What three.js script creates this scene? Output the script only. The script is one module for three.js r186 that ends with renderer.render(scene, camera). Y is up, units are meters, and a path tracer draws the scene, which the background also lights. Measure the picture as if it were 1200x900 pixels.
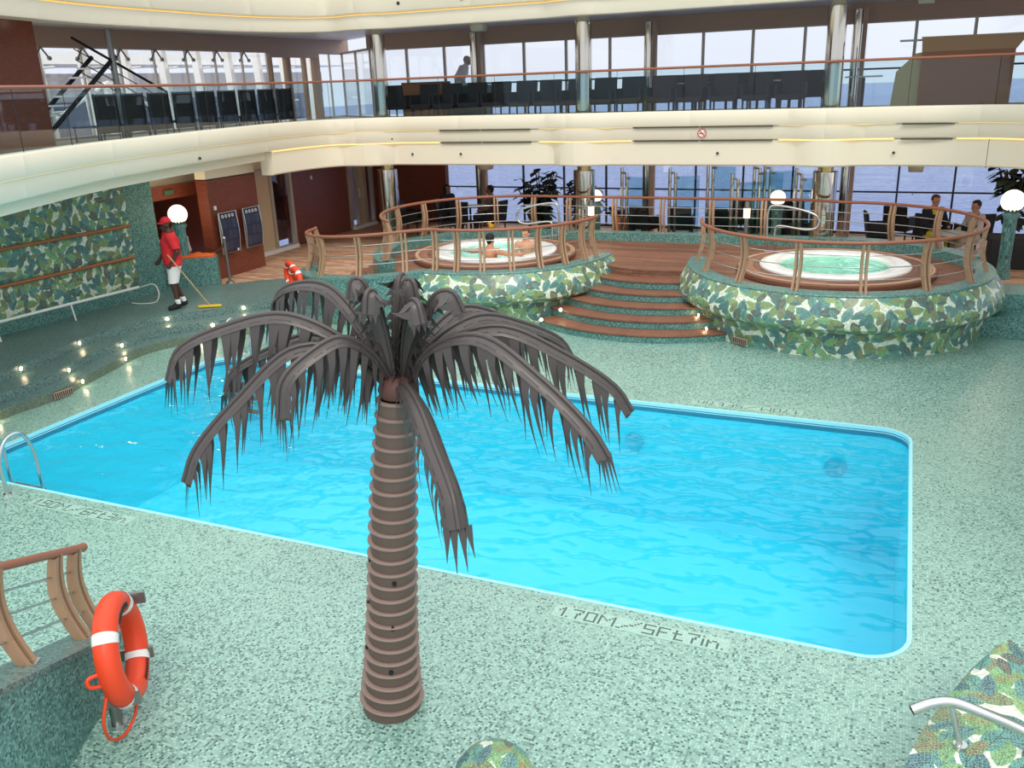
import * as THREE from 'three';
import { mergeGeometries, toCreasedNormals } from 'three/addons/utils/BufferGeometryUtils.js';
import { RoundedBoxGeometry } from 'three/addons/geometries/RoundedBoxGeometry.js';
import { createNoise2D } from 'simplex-noise';

// ------------------------------------------------------------------ camera, sky, sun, exposure
const scene = new THREE.Scene();
const V = (x, y, z) => new THREE.Vector3(x, y, z);
const camera = new THREE.PerspectiveCamera(2 * Math.atan(450 / 1030) * 180 / Math.PI, 4 / 3, 0.05, 4000);
camera.position.set(0, 4.4, 0);
camera.up.set(-0.09819, 0.94548, -0.31054);
camera.lookAt(-0.38447, 4.4 - 0.32386, -0.86447);

function overcastSky() {
  const W = 256, Hh = 128, d = new Float32Array(W * Hh * 4), n = createNoise2D(rng(5));
  for (let j = 0; j < Hh; j++) for (let i = 0; i < W; i++) {
    const el = ((j + 0.5) / Hh - 0.5) * Math.PI, s = Math.max(0, Math.sin(el)), a = i / W * 2 * Math.PI;
    const cl = 1 + 0.05 * n(Math.cos(a) * Math.cos(el) * 2.2, Math.sin(a) * Math.cos(el) * 2.2 + s * 3);
    const L = (1 + 0.75 * s) * 1.24 * cl, t = Math.min(1, s * 2.2);
    d.set([L * (0.90 + 0.08 * t), L * (0.95 + 0.035 * t), L * (1.06 - 0.05 * t), 1], (j * W + i) * 4);
  }
  const t = new THREE.DataTexture(d, W, Hh, THREE.RGBAFormat, THREE.FloatType);
  t.mapping = THREE.EquirectangularReflectionMapping; t.magFilter = THREE.LinearFilter; t.needsUpdate = true;
  return t;
}
scene.background = scene.environment = overcastSky();

const sun = new THREE.DirectionalLight(new THREE.Color(1.0, 0.93, 0.80), 1.5);
sun.position.set(2 + 7, 28, -12 + 20); sun.target.position.set(-4, 0, -12);
sun.castShadow = true; sun.shadow.radius = 34; sun.shadow.mapSize.set(2048, 2048);
Object.assign(sun.shadow.camera, { left: -26, right: 26, top: 26, bottom: -26, near: 1, far: 80 });
scene.add(sun, sun.target);

const renderer = new THREE.WebGLRenderer({ antialias: true });
renderer.toneMapping = THREE.LinearToneMapping;
renderer.toneMappingExposure = 0.76;
renderer.shadowMap.enabled = true;

// ------------------------------------------------------------------ helpers
function rng(s) { return () => { s = (s + 0x6d2b79f5) | 0; let t = Math.imul(s ^ (s >>> 15), 1 | s); t = (t + Math.imul(t ^ (t >>> 7), 61 | t)) ^ t; return ((t ^ (t >>> 14)) >>> 0) / 4294967296; }; }
const R = rng(11), rr = (a, b) => a + (b - a) * R();
const taken = new Map();
function numbered(n) { const k = taken.get(n) ?? 0; taken.set(n, k + 1); return k ? n + '_' + String(k).padStart(3, '0') : n; }
function obj(name, geo, mat, parent = scene) {
  const g = Array.isArray(geo) ? merge(geo) : geo;
  const m = new THREE.Mesh(g, mat); m.castShadow = m.receiveShadow = true;
  m.name = parent === scene ? numbered(name) : name; parent.add(m); return m;
}
function merge(list) {
  const l = list.map((g) => { const q = g.index ? g.toNonIndexed() : g.clone(); for (const k of Object.keys(q.attributes)) if (!['position', 'normal', 'uv'].includes(k)) q.deleteAttribute(k); return q; });
  return mergeGeometries(l);
}
function tag(o, label, category, group) { o.userData.label = label; o.userData.category = category; if (group) o.userData.group = group; return o; }
function thing(name, label, category, p = [0, 0, 0], turn = 0, group) {
  const o = new THREE.Group(); o.name = numbered(name); scene.add(o); o.position.set(...p); o.rotation.y = turn; return tag(o, label, category, group);
}
function copyOf(src, p, turn, label) { const c = src.clone(); c.name = numbered(src.name.replace(/_\d{3}$/, '')); c.userData = { ...src.userData }; scene.add(c); c.position.set(...p); if (turn !== undefined) c.rotation.y = turn; if (label) c.userData.label = label; return c; }
function struct(name, geo, mat, label, parent = scene) { const m = obj(name, geo, mat, parent); if (parent === scene) { m.userData.kind = 'structure'; m.userData.label = label; } return m; }
function structGroup(name, label) { const o = new THREE.Group(); o.name = numbered(name); scene.add(o); o.userData = { kind: 'structure', label }; return o; }
function box(w, h, d, x = 0, y = 0, z = 0) { const g = new THREE.BoxGeometry(w, h, d); boxUV(g, w, h, d); g.translate(x, y, z); return g; }
function boxUV(g) { const p = g.attributes.position, n = g.attributes.normal, u = g.attributes.uv; for (let i = 0; i < p.count; i++) { const ax = Math.abs(n.getX(i)), ay = Math.abs(n.getY(i)); if (ay > 0.7) u.setXY(i, p.getX(i), -p.getZ(i)); else if (ax > 0.7) u.setXY(i, p.getZ(i), p.getY(i)); else u.setXY(i, p.getX(i), p.getY(i)); } }
function rbox(w, h, d, r = 0.02, x = 0, y = 0, z = 0) { const g = new RoundedBoxGeometry(w, h, d, 2, Math.min(r, w / 2.01, h / 2.01, d / 2.01)); boxUV(g); g.translate(x, y, z); return g; }
function cyl(r0, r1, h, x = 0, y = 0, z = 0, n = 20) { const g = new THREE.CylinderGeometry(r1, r0, h, n); g.translate(x, y + h / 2, z); return g; }
function bar(a, b, r, n = 8, r2) { const d = b.clone().sub(a), g = new THREE.CylinderGeometry(r2 ?? r, r, d.length(), n); g.translate(0, d.length() / 2, 0); g.applyQuaternion(new THREE.Quaternion().setFromUnitVectors(V(0, 1, 0), d.clone().normalize())); g.translate(a.x, a.y, a.z); return g; }
function tube(pts, r, seg = pts.length * 4, n = 8, closed = false) { return new THREE.TubeGeometry(new THREE.CatmullRomCurve3(pts, closed, 'centripetal'), seg, r, n, closed); }
function lathe(pts, n = 32, x = 0, y = 0, z = 0) { const g = new THREE.LatheGeometry(pts.map(([a, b]) => new THREE.Vector2(a, b)), n); g.translate(x, y, z); return g; }
function extrude(pts, h, y0, bevel = 0, holes = []) { // pts [x,z] -> prism between y0 and y0+h
  const s = new THREE.Shape(pts.map(([x, z]) => new THREE.Vector2(x, -z)));
  for (const hp of holes) s.holes.push(new THREE.Path(hp.map(([x, z]) => new THREE.Vector2(x, -z))));
  const g = new THREE.ExtrudeGeometry(s, { depth: h, bevelEnabled: bevel > 0, bevelSize: bevel, bevelThickness: bevel, bevelSegments: 2, steps: 1, curveSegments: 12 });
  g.rotateX(-Math.PI / 2); g.translate(0, y0, 0); return g;
}
function smooth(pts, n, closed = false) { // Catmull-Rom through [a,b] points
  const c = new THREE.CatmullRomCurve3(pts.map(([x, z]) => V(x, 0, z)), closed, 'centripetal');
  return c.getSpacedPoints(n).map((p) => [p.x, p.z]);
}
function arc(cx, cz, r, a0, a1, n) { const o = []; for (let i = 0; i <= n; i++) { const a = (a0 + (a1 - a0) * i / n) * Math.PI / 180; o.push([cx + r * Math.sin(a), cz + r * Math.cos(a)]); } return o; }
function normals2(path) { return path.map((p, i) => { const a = path[Math.max(0, i - 1)], b = path[Math.min(path.length - 1, i + 1)], dx = b[0] - a[0], dz = b[1] - a[1], l = Math.hypot(dx, dz) || 1; return [-dz / l, dx / l]; }); }
// sweeps a profile of [offset, height] along a path in plan; the offset goes to the right of the walking direction (x to the right, z towards the viewer)
function sweep(path, prof, closedProfile = true, yAt = null, offAt = null, caps = true) {
  const nn = normals2(path), P = [], U = [], I = [], prf = closedProfile ? [...prof, prof[0]] : prof;
  let s = 0; const m = prf.length;
  for (let i = 0; i < path.length; i++) {
    if (i) s += Math.hypot(path[i][0] - path[i - 1][0], path[i][1] - path[i - 1][1]);
    let v = 0; const dy = yAt ? yAt(i, s) : 0, dof = offAt ? offAt(i, s) : 0;
    for (let k = 0; k < m; k++) { if (k) v += Math.hypot(prf[k][0] - prf[k - 1][0], prf[k][1] - prf[k - 1][1]); const o = prf[k][0] + dof; P.push(path[i][0] + nn[i][0] * o, prf[k][1] + dy, path[i][1] + nn[i][1] * o); U.push(s, v); }
  }
  for (let i = 0; i < path.length - 1; i++) for (let k = 0; k < m - 1; k++) { const a = i * m + k, b = a + m; I.push(a, b, a + 1, b, b + 1, a + 1); }
  let g = new THREE.BufferGeometry(); g.setAttribute('position', new THREE.Float32BufferAttribute(P, 3)); g.setAttribute('uv', new THREE.Float32BufferAttribute(U, 2)); g.setIndex(I);
  if (caps && closedProfile) {
    const f = THREE.ShapeUtils.triangulateShape(prof.map(([a, b]) => new THREE.Vector2(a, b)), []), base = P.length / 3, idx = [...I];
    for (const [e, flip] of [[0, 0], [path.length - 1, 1]]) { const b0 = P.length / 3; for (let k = 0; k < prof.length; k++) { const q = (e * m + k) * 3; P.push(P[q], P[q + 1], P[q + 2]); U.push(prof[k][0], prof[k][1]); } for (const t of f) idx.push(b0 + t[0], b0 + t[flip ? 2 : 1], b0 + t[flip ? 1 : 2]); }
    g = new THREE.BufferGeometry(); g.setAttribute('position', new THREE.Float32BufferAttribute(P, 3)); g.setAttribute('uv', new THREE.Float32BufferAttribute(U, 2)); g.setIndex(idx);
  }
  return toCreasedNormals(g, 0.7);
}
function grid(nu, nv, fn) { const P = [], U = [], I = []; for (let j = 0; j <= nv; j++) for (let i = 0; i <= nu; i++) { const r = fn(i / nu, j / nv); P.push(r[0], r[1], r[2]); U.push(r[3] ?? i / nu, r[4] ?? j / nv); } for (let j = 0; j < nv; j++) for (let i = 0; i < nu; i++) { const a = j * (nu + 1) + i, b = a + nu + 1; I.push(a, a + 1, b, a + 1, b + 1, b); } const g = new THREE.BufferGeometry(); g.setAttribute('position', new THREE.Float32BufferAttribute(P, 3)); g.setAttribute('uv', new THREE.Float32BufferAttribute(U, 2)); g.setIndex(I); g.computeVertexNormals(); return g; }

// ------------------------------------------------------------------ textures (what surfaces are made of)
const C = (r, g, b) => new THREE.Color().setRGB(r / 255, g / 255, b / 255, THREE.SRGBColorSpace);
function dataTex(W, Hh, fn, sx, sy, srgb = true) { // sx, sy: metres covered
  const d = new Uint8Array(W * Hh * 4); fn(d);
  const t = new THREE.DataTexture(d, W, Hh, THREE.RGBAFormat); if (srgb) t.colorSpace = THREE.SRGBColorSpace;
  t.wrapS = t.wrapT = THREE.RepeatWrapping; t.magFilter = THREE.LinearFilter; t.minFilter = THREE.LinearMipmapLinearFilter; t.repeat.set(1 / sx, 1 / sy); t.needsUpdate = true; return t;
}
// mosaic of 2 cm tiles; share(x, y) in metres gives how dark the mix of tiles is there
function tileTex(W, Hh, px, palette, grout, share, seed, x0 = 0, y0 = 0) {
  const q = rng(seed), nx = W / px, ny = Hh / px, cols = [];
  for (let j = 0; j < ny; j++) for (let i = 0; i < nx; i++) {
    const s = share(x0 + i * 0.02, y0 + j * 0.02), u = q(); let k;
    if (u < 0.16 * s) k = 3; else if (u < 0.5 * s) k = 2; else if (u < 0.4 + 0.45 * s) k = 1; else k = 0;
    const j2 = 0.94 + q() * 0.12; cols.push(palette[k].map((c) => c * j2));
  }
  return dataTex(W, Hh, (d) => { for (let y = 0; y < Hh; y++) for (let x = 0; x < W; x++) { const i = (x / px) | 0, j = (y / px) | 0, e = (x % px === 0) || (y % px === 0), c = e ? grout : cols[j * nx + i], o = (y * W + x) * 4; d[o] = Math.min(255, c[0]); d[o + 1] = Math.min(255, c[1]); d[o + 2] = Math.min(255, c[2]); d[o + 3] = 255; } }, nx * 0.02, ny * 0.02);
}
const noiseA = createNoise2D(rng(3)), noiseB = createNoise2D(rng(8));
const POOL = { x0: -10.8, x1: 0.42, z0: -11.58, z1: -6.46, r: 0.38 };
const FLOORPAL = [[166, 205, 191], [140, 181, 169], [104, 143, 136], [60, 90, 88]], FLOORGROUT = [137, 174, 162];
const poolDist = (x, z) => { const dx = Math.max(POOL.x0 - x, 0, x - POOL.x1), dz = Math.max(POOL.z0 - z, 0, z - POOL.z1); return Math.hypot(dx, dz); };
const deckShare = (x, z) => { const d = poolDist(x, z); const k = d < 0.10 ? 0.26 : 0.30 + 0.40 * Math.min(1, d / 2.2); return Math.max(0.1, k + 0.17 * noiseA(x * 0.55, z * 0.55) + 0.10 * noiseB(x * 1.9, z * 1.9)); };
const TEALPAL = [[134, 178, 168], [98, 146, 140], [70, 116, 114], [40, 74, 78]];
const tealTex = tileTex(500, 500, 5, TEALPAL, [96, 142, 134], (x, y) => 0.85, 21);
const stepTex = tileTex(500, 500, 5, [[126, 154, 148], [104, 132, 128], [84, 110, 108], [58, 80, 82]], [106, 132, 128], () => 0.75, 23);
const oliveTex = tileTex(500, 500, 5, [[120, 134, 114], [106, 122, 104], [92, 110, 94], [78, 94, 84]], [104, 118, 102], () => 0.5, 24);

// leaf mosaic: broad leaves on a cream ground, all cut into small irregular tesserae
function leafTexture() {
  const S = 1536, c = document.createElement('canvas'); c.width = c.height = S; const x = c.getContext('2d'), q = rng(77);
  x.fillStyle = '#e2e8d6'; x.fillRect(0, 0, S, S);
  const cols = [['#659658', '#a26648'], ['#3a7472', '#24484c'], ['#78aa66', '#a66c4e'], ['#2c5655', '#8e6048'], ['#4f8c88', '#2a5256'], ['#6a845a', '#8a5c44'], ['#54968a', '#2c5858'], ['#407078', '#264c52'], ['#74a870', '#528254']];
  const leaf = (cx, cy, L, w, a, col) => { for (const ox of [-S, 0, S]) for (const oy of [-S, 0, S]) { if (cx + ox < -L || cx + ox > S + L || cy + oy < -L || cy + oy > S + L) continue;
    x.save(); x.translate(cx + ox, cy + oy); x.rotate(a); x.beginPath(); x.moveTo(0, -L / 2); x.bezierCurveTo(w * 0.95, -L * 0.25, w * 0.75, L * 0.3, 0, L / 2); x.bezierCurveTo(-w * 0.75, L * 0.3, -w * 0.95, -L * 0.25, 0, -L / 2); x.fillStyle = col[0]; x.fill();
    x.strokeStyle = col[1]; x.lineWidth = 5; x.beginPath(); x.moveTo(0, -L * 0.48); x.quadraticCurveTo(w * 0.12, 0, 0, L / 2); x.stroke();
    x.lineWidth = 3.5; for (let k = -1; k <= 1; k++) { x.beginPath(); x.moveTo(0, k * L * 0.2 + 20); x.lineTo(w * 0.42, k * L * 0.2 - 22); x.moveTo(0, k * L * 0.2 + 20); x.lineTo(-w * 0.42, k * L * 0.2 - 22); x.stroke(); }
    x.restore(); } };
  const N = 11, st = S / N;
  for (let pass = 0; pass < 3; pass++) for (let j = 0; j < N; j++) for (let i = 0; i < N; i++) {
    const a = (q() - 0.5) * 1.6 + ((i + j) % 3 - 1) * 0.9 + (pass ? Math.PI * 0.5 * (q() < 0.35) : 0), L = st * [1.5, 1.2, 1.1][pass] * (0.85 + q() * 0.3);
    if (pass && q() < 0.36) continue;
    leaf((i + 0.5 + 0.5 * (j % 2) + (q() - 0.5) * 0.5 + pass * 0.37) * st, (j + 0.5 + (q() - 0.5) * 0.5 + pass * 0.61) * st, L, L * (0.30 + q() * 0.13), a, cols[(q() * cols.length) | 0]);
  }
  const im = x.getImageData(0, 0, S, S).data, n = 108, cs = S / n, pt = []; for (let k = 0; k < n * n; k++) pt.push([q() * 0.8 + 0.1, q() * 0.8 + 0.1, 0.88 + q() * 0.24]);
  return dataTex(S, S, (d) => { for (let y = 0; y < S; y++) for (let xx = 0; xx < S; xx++) {
    const gi = (xx / cs) | 0, gj = (y / cs) | 0, fx = xx / cs, fy = y / cs; let d1 = 9, d2 = 9, b = 1;
    for (let dj = -1; dj <= 1; dj++) for (let di = -1; di <= 1; di++) { const ii = (gi + di + n) % n, jj = (gj + dj + n) % n, p = pt[jj * n + ii], ex = gi + di + p[0] - fx, ey = gj + dj + p[1] - fy, e = ex * ex + ey * ey; if (e < d1) { d2 = d1; d1 = e; b = p[2]; } else if (e < d2) d2 = e; }
    const g = Math.sqrt(d2) - Math.sqrt(d1) < 0.10 ? 0.75 : 0, o = (y * S + xx) * 4;
    for (let k = 0; k < 3; k++) d[o + k] = Math.min(255, im[o + k] * b * (1 - g) + [196, 212, 194][k] * g); d[o + 3] = 255;
  } }, 2.1, 2.1);
}
const leafTex = leafTexture();
function woodTex(W, plank, base, dark, len, joint, seed, contrast = 1) { // planks run along u
  const q = rng(seed), n = createNoise2D(rng(seed + 1)), rows = Math.round(2 / plank), tone = []; for (let i = 0; i < rows * 8; i++) tone.push(0.86 + q() * 0.28);
  return dataTex(W, W, (d) => { for (let y = 0; y < W; y++) for (let x = 0; x < W; x++) {
    const v = y / W * rows, r = v | 0, f = v - r, u = x / W * (2 / len) + (r % 3) * 0.33 + (r % 2) * 0.17, k = Math.floor(u), t = tone[(r * 8 + ((k % Math.round(2 / len)) + 8)) % tone.length];
    const a = x / W * Math.PI * 2, g = 1 + contrast * (0.10 * n(Math.cos(a) * 1.6 + r * 7, y / W * 60 + Math.sin(a) * 1.6) + 0.06 * n(Math.cos(a) * 6, y / W * 190)), e = joint && (f < 0.06 || u - k < 0.004) ? 0 : 1, o = (y * W + x) * 4;
    for (let c = 0; c < 3; c++) d[o + c] = Math.max(0, Math.min(255, e ? base[c] * (contrast === 1 ? t : 1) * g : dark[c])); d[o + 3] = 255; } }, 2, 2);
}
const teakTex = woodTex(1024, 0.1, [132, 90, 70], [66, 44, 36], 1, true, 31);
const teakLightTex = woodTex(1024, 0.1, [194, 154, 126], [120, 92, 74], 1, true, 35);
const panelTex = woodTex(1024, 0.5, [124, 64, 47], [60, 26, 18], 2, false, 41, 0.9);

const M = (o) => new THREE.MeshStandardMaterial(o), MP = (o) => new THREE.MeshPhysicalMaterial(o);
const mat = {
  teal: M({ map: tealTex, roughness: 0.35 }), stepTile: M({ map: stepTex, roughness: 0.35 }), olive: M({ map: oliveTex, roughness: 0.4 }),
  leaf: M({ map: leafTex, roughness: 0.3 }), teak: M({ map: teakTex, roughness: 0.5 }), teakLight: M({ map: teakLightTex, roughness: 0.55 }), panel: M({ map: panelTex, roughness: 0.35 }),
  cream: M({ color: C(246, 236, 212), roughness: 0.55 }), creamDark: M({ color: C(205, 190, 165), roughness: 0.6 }), brownPaint: M({ color: C(190, 160, 140), roughness: 0.6 }), ceilGrey: M({ color: C(204, 198, 194), roughness: 0.3 }),
  chrome: M({ color: C(214, 208, 196), roughness: 0.09, metalness: 1 }), steel: M({ color: C(205, 208, 208), roughness: 0.25, metalness: 1 }), brushed: M({ color: C(150, 152, 150), roughness: 0.4, metalness: 1 }),
  rail: M({ color: C(158, 98, 74), roughness: 0.4 }), slat: M({ color: C(176, 142, 112), roughness: 0.5 }), wicker: M({ color: C(34, 36, 40), roughness: 0.75 }), black: M({ color: C(20, 21, 23), roughness: 0.6 }), darkSteel: M({ color: C(58, 62, 68), roughness: 0.45, metalness: 0.6 }),
  white: M({ color: C(244, 244, 240), roughness: 0.35 }), gloss: M({ color: C(250, 250, 246), roughness: 0.15 }), frame: M({ color: C(190, 180, 165), roughness: 0.4, metalness: 0.3 }), orange: M({ color: C(240, 112, 50), roughness: 0.8 }), ring: M({ color: C(240, 74, 36), roughness: 0.45 }), grey: M({ color: C(190, 196, 196), roughness: 0.5 }),
  paleGrey: M({ color: C(196, 194, 196), roughness: 0.6 }), lav: M({ color: C(128, 134, 152), roughness: 0.7 }), yellow: M({ color: C(232, 190, 40), roughness: 0.6 }), mop: M({ color: C(196, 160, 120), roughness: 0.6 }),
  palmMetal: M({ color: C(84, 79, 77), roughness: 0.4, metalness: 0.25 }), trunk: M({ color: C(104, 88, 80), roughness: 0.5 }), trunkLip: M({ color: C(142, 122, 113), roughness: 0.55 }),
  glass: MP({ color: C(253, 254, 255), roughness: 0.02, transmission: 1, thickness: 0, ior: 1.5, side: THREE.DoubleSide }), glassTint: MP({ color: C(214, 234, 238), roughness: 0.02, transmission: 1, thickness: 0, ior: 1.5, side: THREE.DoubleSide }),
  leafGreen: M({ color: C(36, 52, 42), roughness: 0.6 }), soil: M({ color: C(50, 42, 36), roughness: 0.9 }), basin: M({ color: C(58, 219, 239), roughness: 0.5 }), rim: M({ color: C(170, 240, 250), roughness: 0.3 }),
};

// ------------------------------------------------------------------ pool deck, pool
const DECK = { x0: -13, x1: 7, z0: -17, z1: 2 };
function deckQuarter(sx, sz) {
  const xm = -5, zm = -9, x = sx < 0 ? DECK.x0 : DECK.x1, z = sz < 0 ? DECK.z0 : DECK.z1, px = sx < 0 ? POOL.x0 : POOL.x1, pz = sz < 0 ? POOL.z0 : POOL.z1, r = POOL.r;
  const pts = [[xm, pz], [xm, z], [x, z], [x, zm], [px, zm]];
  for (let k = 0; k <= 8; k++) { const a = k / 8 * Math.PI / 2; pts.push([px - sx * r + sx * r * Math.cos(a), pz - sz * r + sz * r * Math.sin(a)]); }
  const w = sx * sz > 0 ? pts : pts.slice().reverse();
  const g = extrude(w, 0.3, -0.3), p = g.attributes.position, u = g.attributes.uv, n = g.attributes.normal;
  for (let i = 0; i < p.count; i++) if (n.getY(i) > 0.5) u.setXY(i, p.getX(i) + 13, p.getZ(i) + 17); else u.setXY(i, p.getX(i) + p.getZ(i), p.getY(i));
  const t = tileTex(2000, 2000, 5, FLOORPAL, FLOORGROUT, deckShare, 60 + sx + 3 * sz, sx < 0 ? -13 : -5, sz < 0 ? -17 : -9);
  const m = M({ map: t, roughness: 0.28 });
  return struct('floor', g, m, 'pale green mosaic tiled pool deck');
}
const decks = [[-1, -1], [1, -1], [-1, 1], [1, 1]].map(([a, b]) => deckQuarter(a, b));
// depth markings laid in dark tiles, 7 tiles high
const GLYPH = { '1': ['..#', '.##', '#.#', '..#', '..#', '..#', '..#'], '.': ['.', '.', '.', '.', '.', '.', '#'], '7': ['#####', '....#', '...#.', '..##.', '..#..', '..#..', '..#..'], '0': ['#####', '#...#', '#...#', '#...#', '#...#', '#...#', '#####'], M: ['#.....#', '##...##', '#.#.#.#', '#..#..#', '#.....#', '#.....#', '#.....#'], '/': ['.........#', '........#.', '.......#..', '.....##...', '...##.....', '..#.......', '##........'], '5': ['#####', '#....', '#....', '#####', '....#', '....#', '#####'], F: ['#####', '#....', '#....', '####.', '#....', '#....', '#....'], T: ['.#...', '.#...', '####.', '.#...', '.#...', '.#...', '.####'], i: ['#', '.', '#', '#', '#', '#', '#'], n: ['.....', '.....', '#.##.', '##..#', '#...#', '#...#', '#...#'], '9': ['#####', '#...#', '#...#', '#####', '....#', '....#', '#####'], '6': ['#####', '#....', '#....', '#####', '#...#', '#...#', '#####'], '3': ['#####', '....#', '....#', '#####', '....#', '....#', '#####'], ' ': ['...', '...', '...', '...', '...', '...', '...'] };
function marking(parent, text, x, z, turn, cell) {
  let W = 2; for (const ch of text) W += GLYPH[ch][0].length + 1; W += 1; const Hh = 9, px = 6, q = rng(90), cols = new Map();
  let cx = 2; for (const ch of text) { GLYPH[ch].forEach((row, j) => [...row].forEach((b, i) => { if (b === '#') cols.set((cx + i) + ',' + (j + 1), 1); })); cx += GLYPH[ch][0].length + 1; }
  const tone = []; for (let k = 0; k < W * Hh; k++) tone.push(0.95 + q() * 0.1);
  const t = dataTex(W * px, Hh * px, (d) => { for (let y = 0; y < Hh * px; y++) for (let xx = 0; xx < W * px; xx++) { const i = (xx / px) | 0, j = Hh - 1 - ((y / px) | 0), e = xx % px === 0 || y % px === 0, c = e ? [150, 188, 174] : (cols.has(i + ',' + j) ? [48, 68, 68] : [170, 208, 194]), o = (y * W * px + xx) * 4; for (let k = 0; k < 3; k++) d[o + k] = c[k] * (e ? 1 : tone[j * W + i]); d[o + 3] = 255; } }, W * cell, Hh * cell);
  const g = box(W * cell, 0.004, Hh * cell, 0, 0, 0), u = g.attributes.uv, p = g.attributes.position; for (let i = 0; i < u.count; i++) u.setXY(i, p.getX(i) + W * cell / 2, -p.getZ(i) + Hh * cell / 2);
  const m = obj('depth_marking', g, M({ map: t, roughness: 0.3 }), parent); m.position.set(x, 0.001, z); m.rotation.y = turn; m.userData.label = 'depth marking laid in dark tiles on a pale band'; return m;
}
// basin
function rrect(x0, x1, z0, z1, r, n = 8) { const o = []; for (const [cx, cz, a0] of [[x1 - r, z1 - r, 0], [x0 + r, z1 - r, 90], [x0 + r, z0 + r, 180], [x1 - r, z0 + r, 270]]) for (let k = 0; k <= n; k++) { const a = (a0 + 90 * k / n) * Math.PI / 180; o.push([cx + r * Math.cos(a), cz + r * Math.sin(a)]); } return o; }
{
  const lp = rrect(POOL.x0, POOL.x1, POOL.z0, POOL.z1, POOL.r), loop = [...lp, lp[0]];
  const basin = structGroup('pool_basin', 'turquoise swimming pool basin sunk in the mosaic deck');
  const wall = sweep(loop, [[0.004, -0.125], [0.004, -1.9], [-0.2, -1.9], [-0.2, -0.31], [-0.004, -0.31], [-0.004, -0.125]], true, null, null, false);
  obj('pool_wall', wall, mat.basin, basin);
  obj('pool_floor', extrude(lp.slice().reverse(), 0.1, -1.95), mat.basin, basin);
  // the overflow lip: pale edge, then a dark gutter line with a light bead
  obj('rim', sweep(loop, [[0.014, 0.008], [-0.022, 0.008], [-0.022, -0.04], [0.01, -0.04]], true, null, null, false), mat.rim, basin);
  obj('gutter', sweep(loop, [[0.008, -0.03], [-0.06, -0.03], [-0.06, -0.13], [0.008, -0.13]], true, null, null, false), M({ color: C(56, 134, 160), roughness: 0.3 }), basin);
  obj('gutter_bead', sweep(loop, [[0.016, -0.055], [-0.01, -0.055], [-0.01, -0.064], [0.016, -0.064]], true, null, null, false), mat.rim, basin);
  // two round outlets and a light in the basin
  for (const [x, y] of [[-0.44, -0.62], [-3.22, -0.62]]) { const g = new THREE.CylinderGeometry(0.14, 0.14, 0.03, 20); g.rotateX(Math.PI / 2); g.translate(x, y, -11.565); obj('outlet_cover', g, M({ color: C(54, 190, 214), roughness: 0.4 }), basin); }
}
const waveN = createNoise2D(rng(14)), waveM = createNoise2D(rng(15));
{
  const g = grid(420, 200, (u, v) => { const x = POOL.x0 + (POOL.x1 - POOL.x0) * u, z = POOL.z0 + (POOL.z1 - POOL.z0) * v; const w = 0.013 * waveN(x * 1.1, z * 2.0) + 0.006 * waveM(x * 2.6 + 9, z * 4.2) + 0.0022 * waveN(x * 6 + 3, z * 8); return [x, -0.095 + w, z, x, z]; });
  const w = obj('pool_water', g, MP({ color: C(236, 252, 255), roughness: 0.02, transmission: 1, thickness: 0, ior: 1.33, side: THREE.DoubleSide }));
  w.castShadow = false; w.userData.kind = 'stuff'; w.userData.label = 'rippling clear turquoise water filling the swimming pool'; w.userData.category = 'water';
}
marking(decks[3], '1.70M/5FT7in.', -1.68, -6.22, 0, 0.0206);
marking(decks[2], '1.90M/6FT3in.', -8.15, -6.21, 0, 0.0206);
marking(decks[1], '1.70M/5FT7in.', -1.69, -11.81, Math.PI, 0.0206);

const ORD = ['first', 'second', 'third', 'fourth', 'fifth', 'sixth', 'seventh', 'eighth', 'ninth'];

// ------------------------------------------------------------------ raised spa platform, steps, promenade
const PR = 0.45, PL = 0.9, JR = [-1, -17.1, 2.5], JL = [-7.85, -17.05, 2.4];
const SEA_Z = -24;
// wavy tiled steps on the far left, up to the upper tiled floor
const wave1 = smooth([[-10.6, -3.2], [-11.35, -5.6], [-11.75, -8.02], [-11.67, -8.83], [-11.85, -9.64], [-12.03, -10.4], [-12.2, -11.13], [-12.0, -11.9], [-11.45, -12.7], [-10.9, -13.2], [-10.3, -13.7], [-9.9, -14.3]], 60);
const wave2 = smooth([[-10.9, -3.2], [-11.6, -5.8], [-11.95, -8.1], [-12.02, -9.13], [-12.34, -10.11], [-12.45, -11.02], [-12.35, -11.94], [-11.8, -12.6], [-11.2, -13.2], [-10.7, -13.8], [-10.3, -14.5]], 60);
const wave3 = smooth([[-11.3, -3.2], [-12.0, -5.9], [-12.4, -8.2], [-12.62, -9.57], [-12.86, -10.61], [-12.8, -11.52], [-12.53, -12.3], [-12.03, -12.92], [-11.52, -13.56], [-11.0, -14.1], [-10.6, -14.6]], 60);
function planUV(g) { const p = g.attributes.position, n = g.attributes.normal, u = g.attributes.uv; for (let i = 0; i < p.count; i++) { if (Math.abs(n.getY(i)) > 0.5) u.setXY(i, p.getX(i), p.getZ(i)); else u.setXY(i, Math.abs(n.getX(i)) > Math.abs(n.getZ(i)) ? p.getZ(i) : p.getX(i), p.getY(i)); } return g; }
const stepsLeft = structGroup('tiled_steps', 'wavy green mosaic steps along the pool side');
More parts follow.
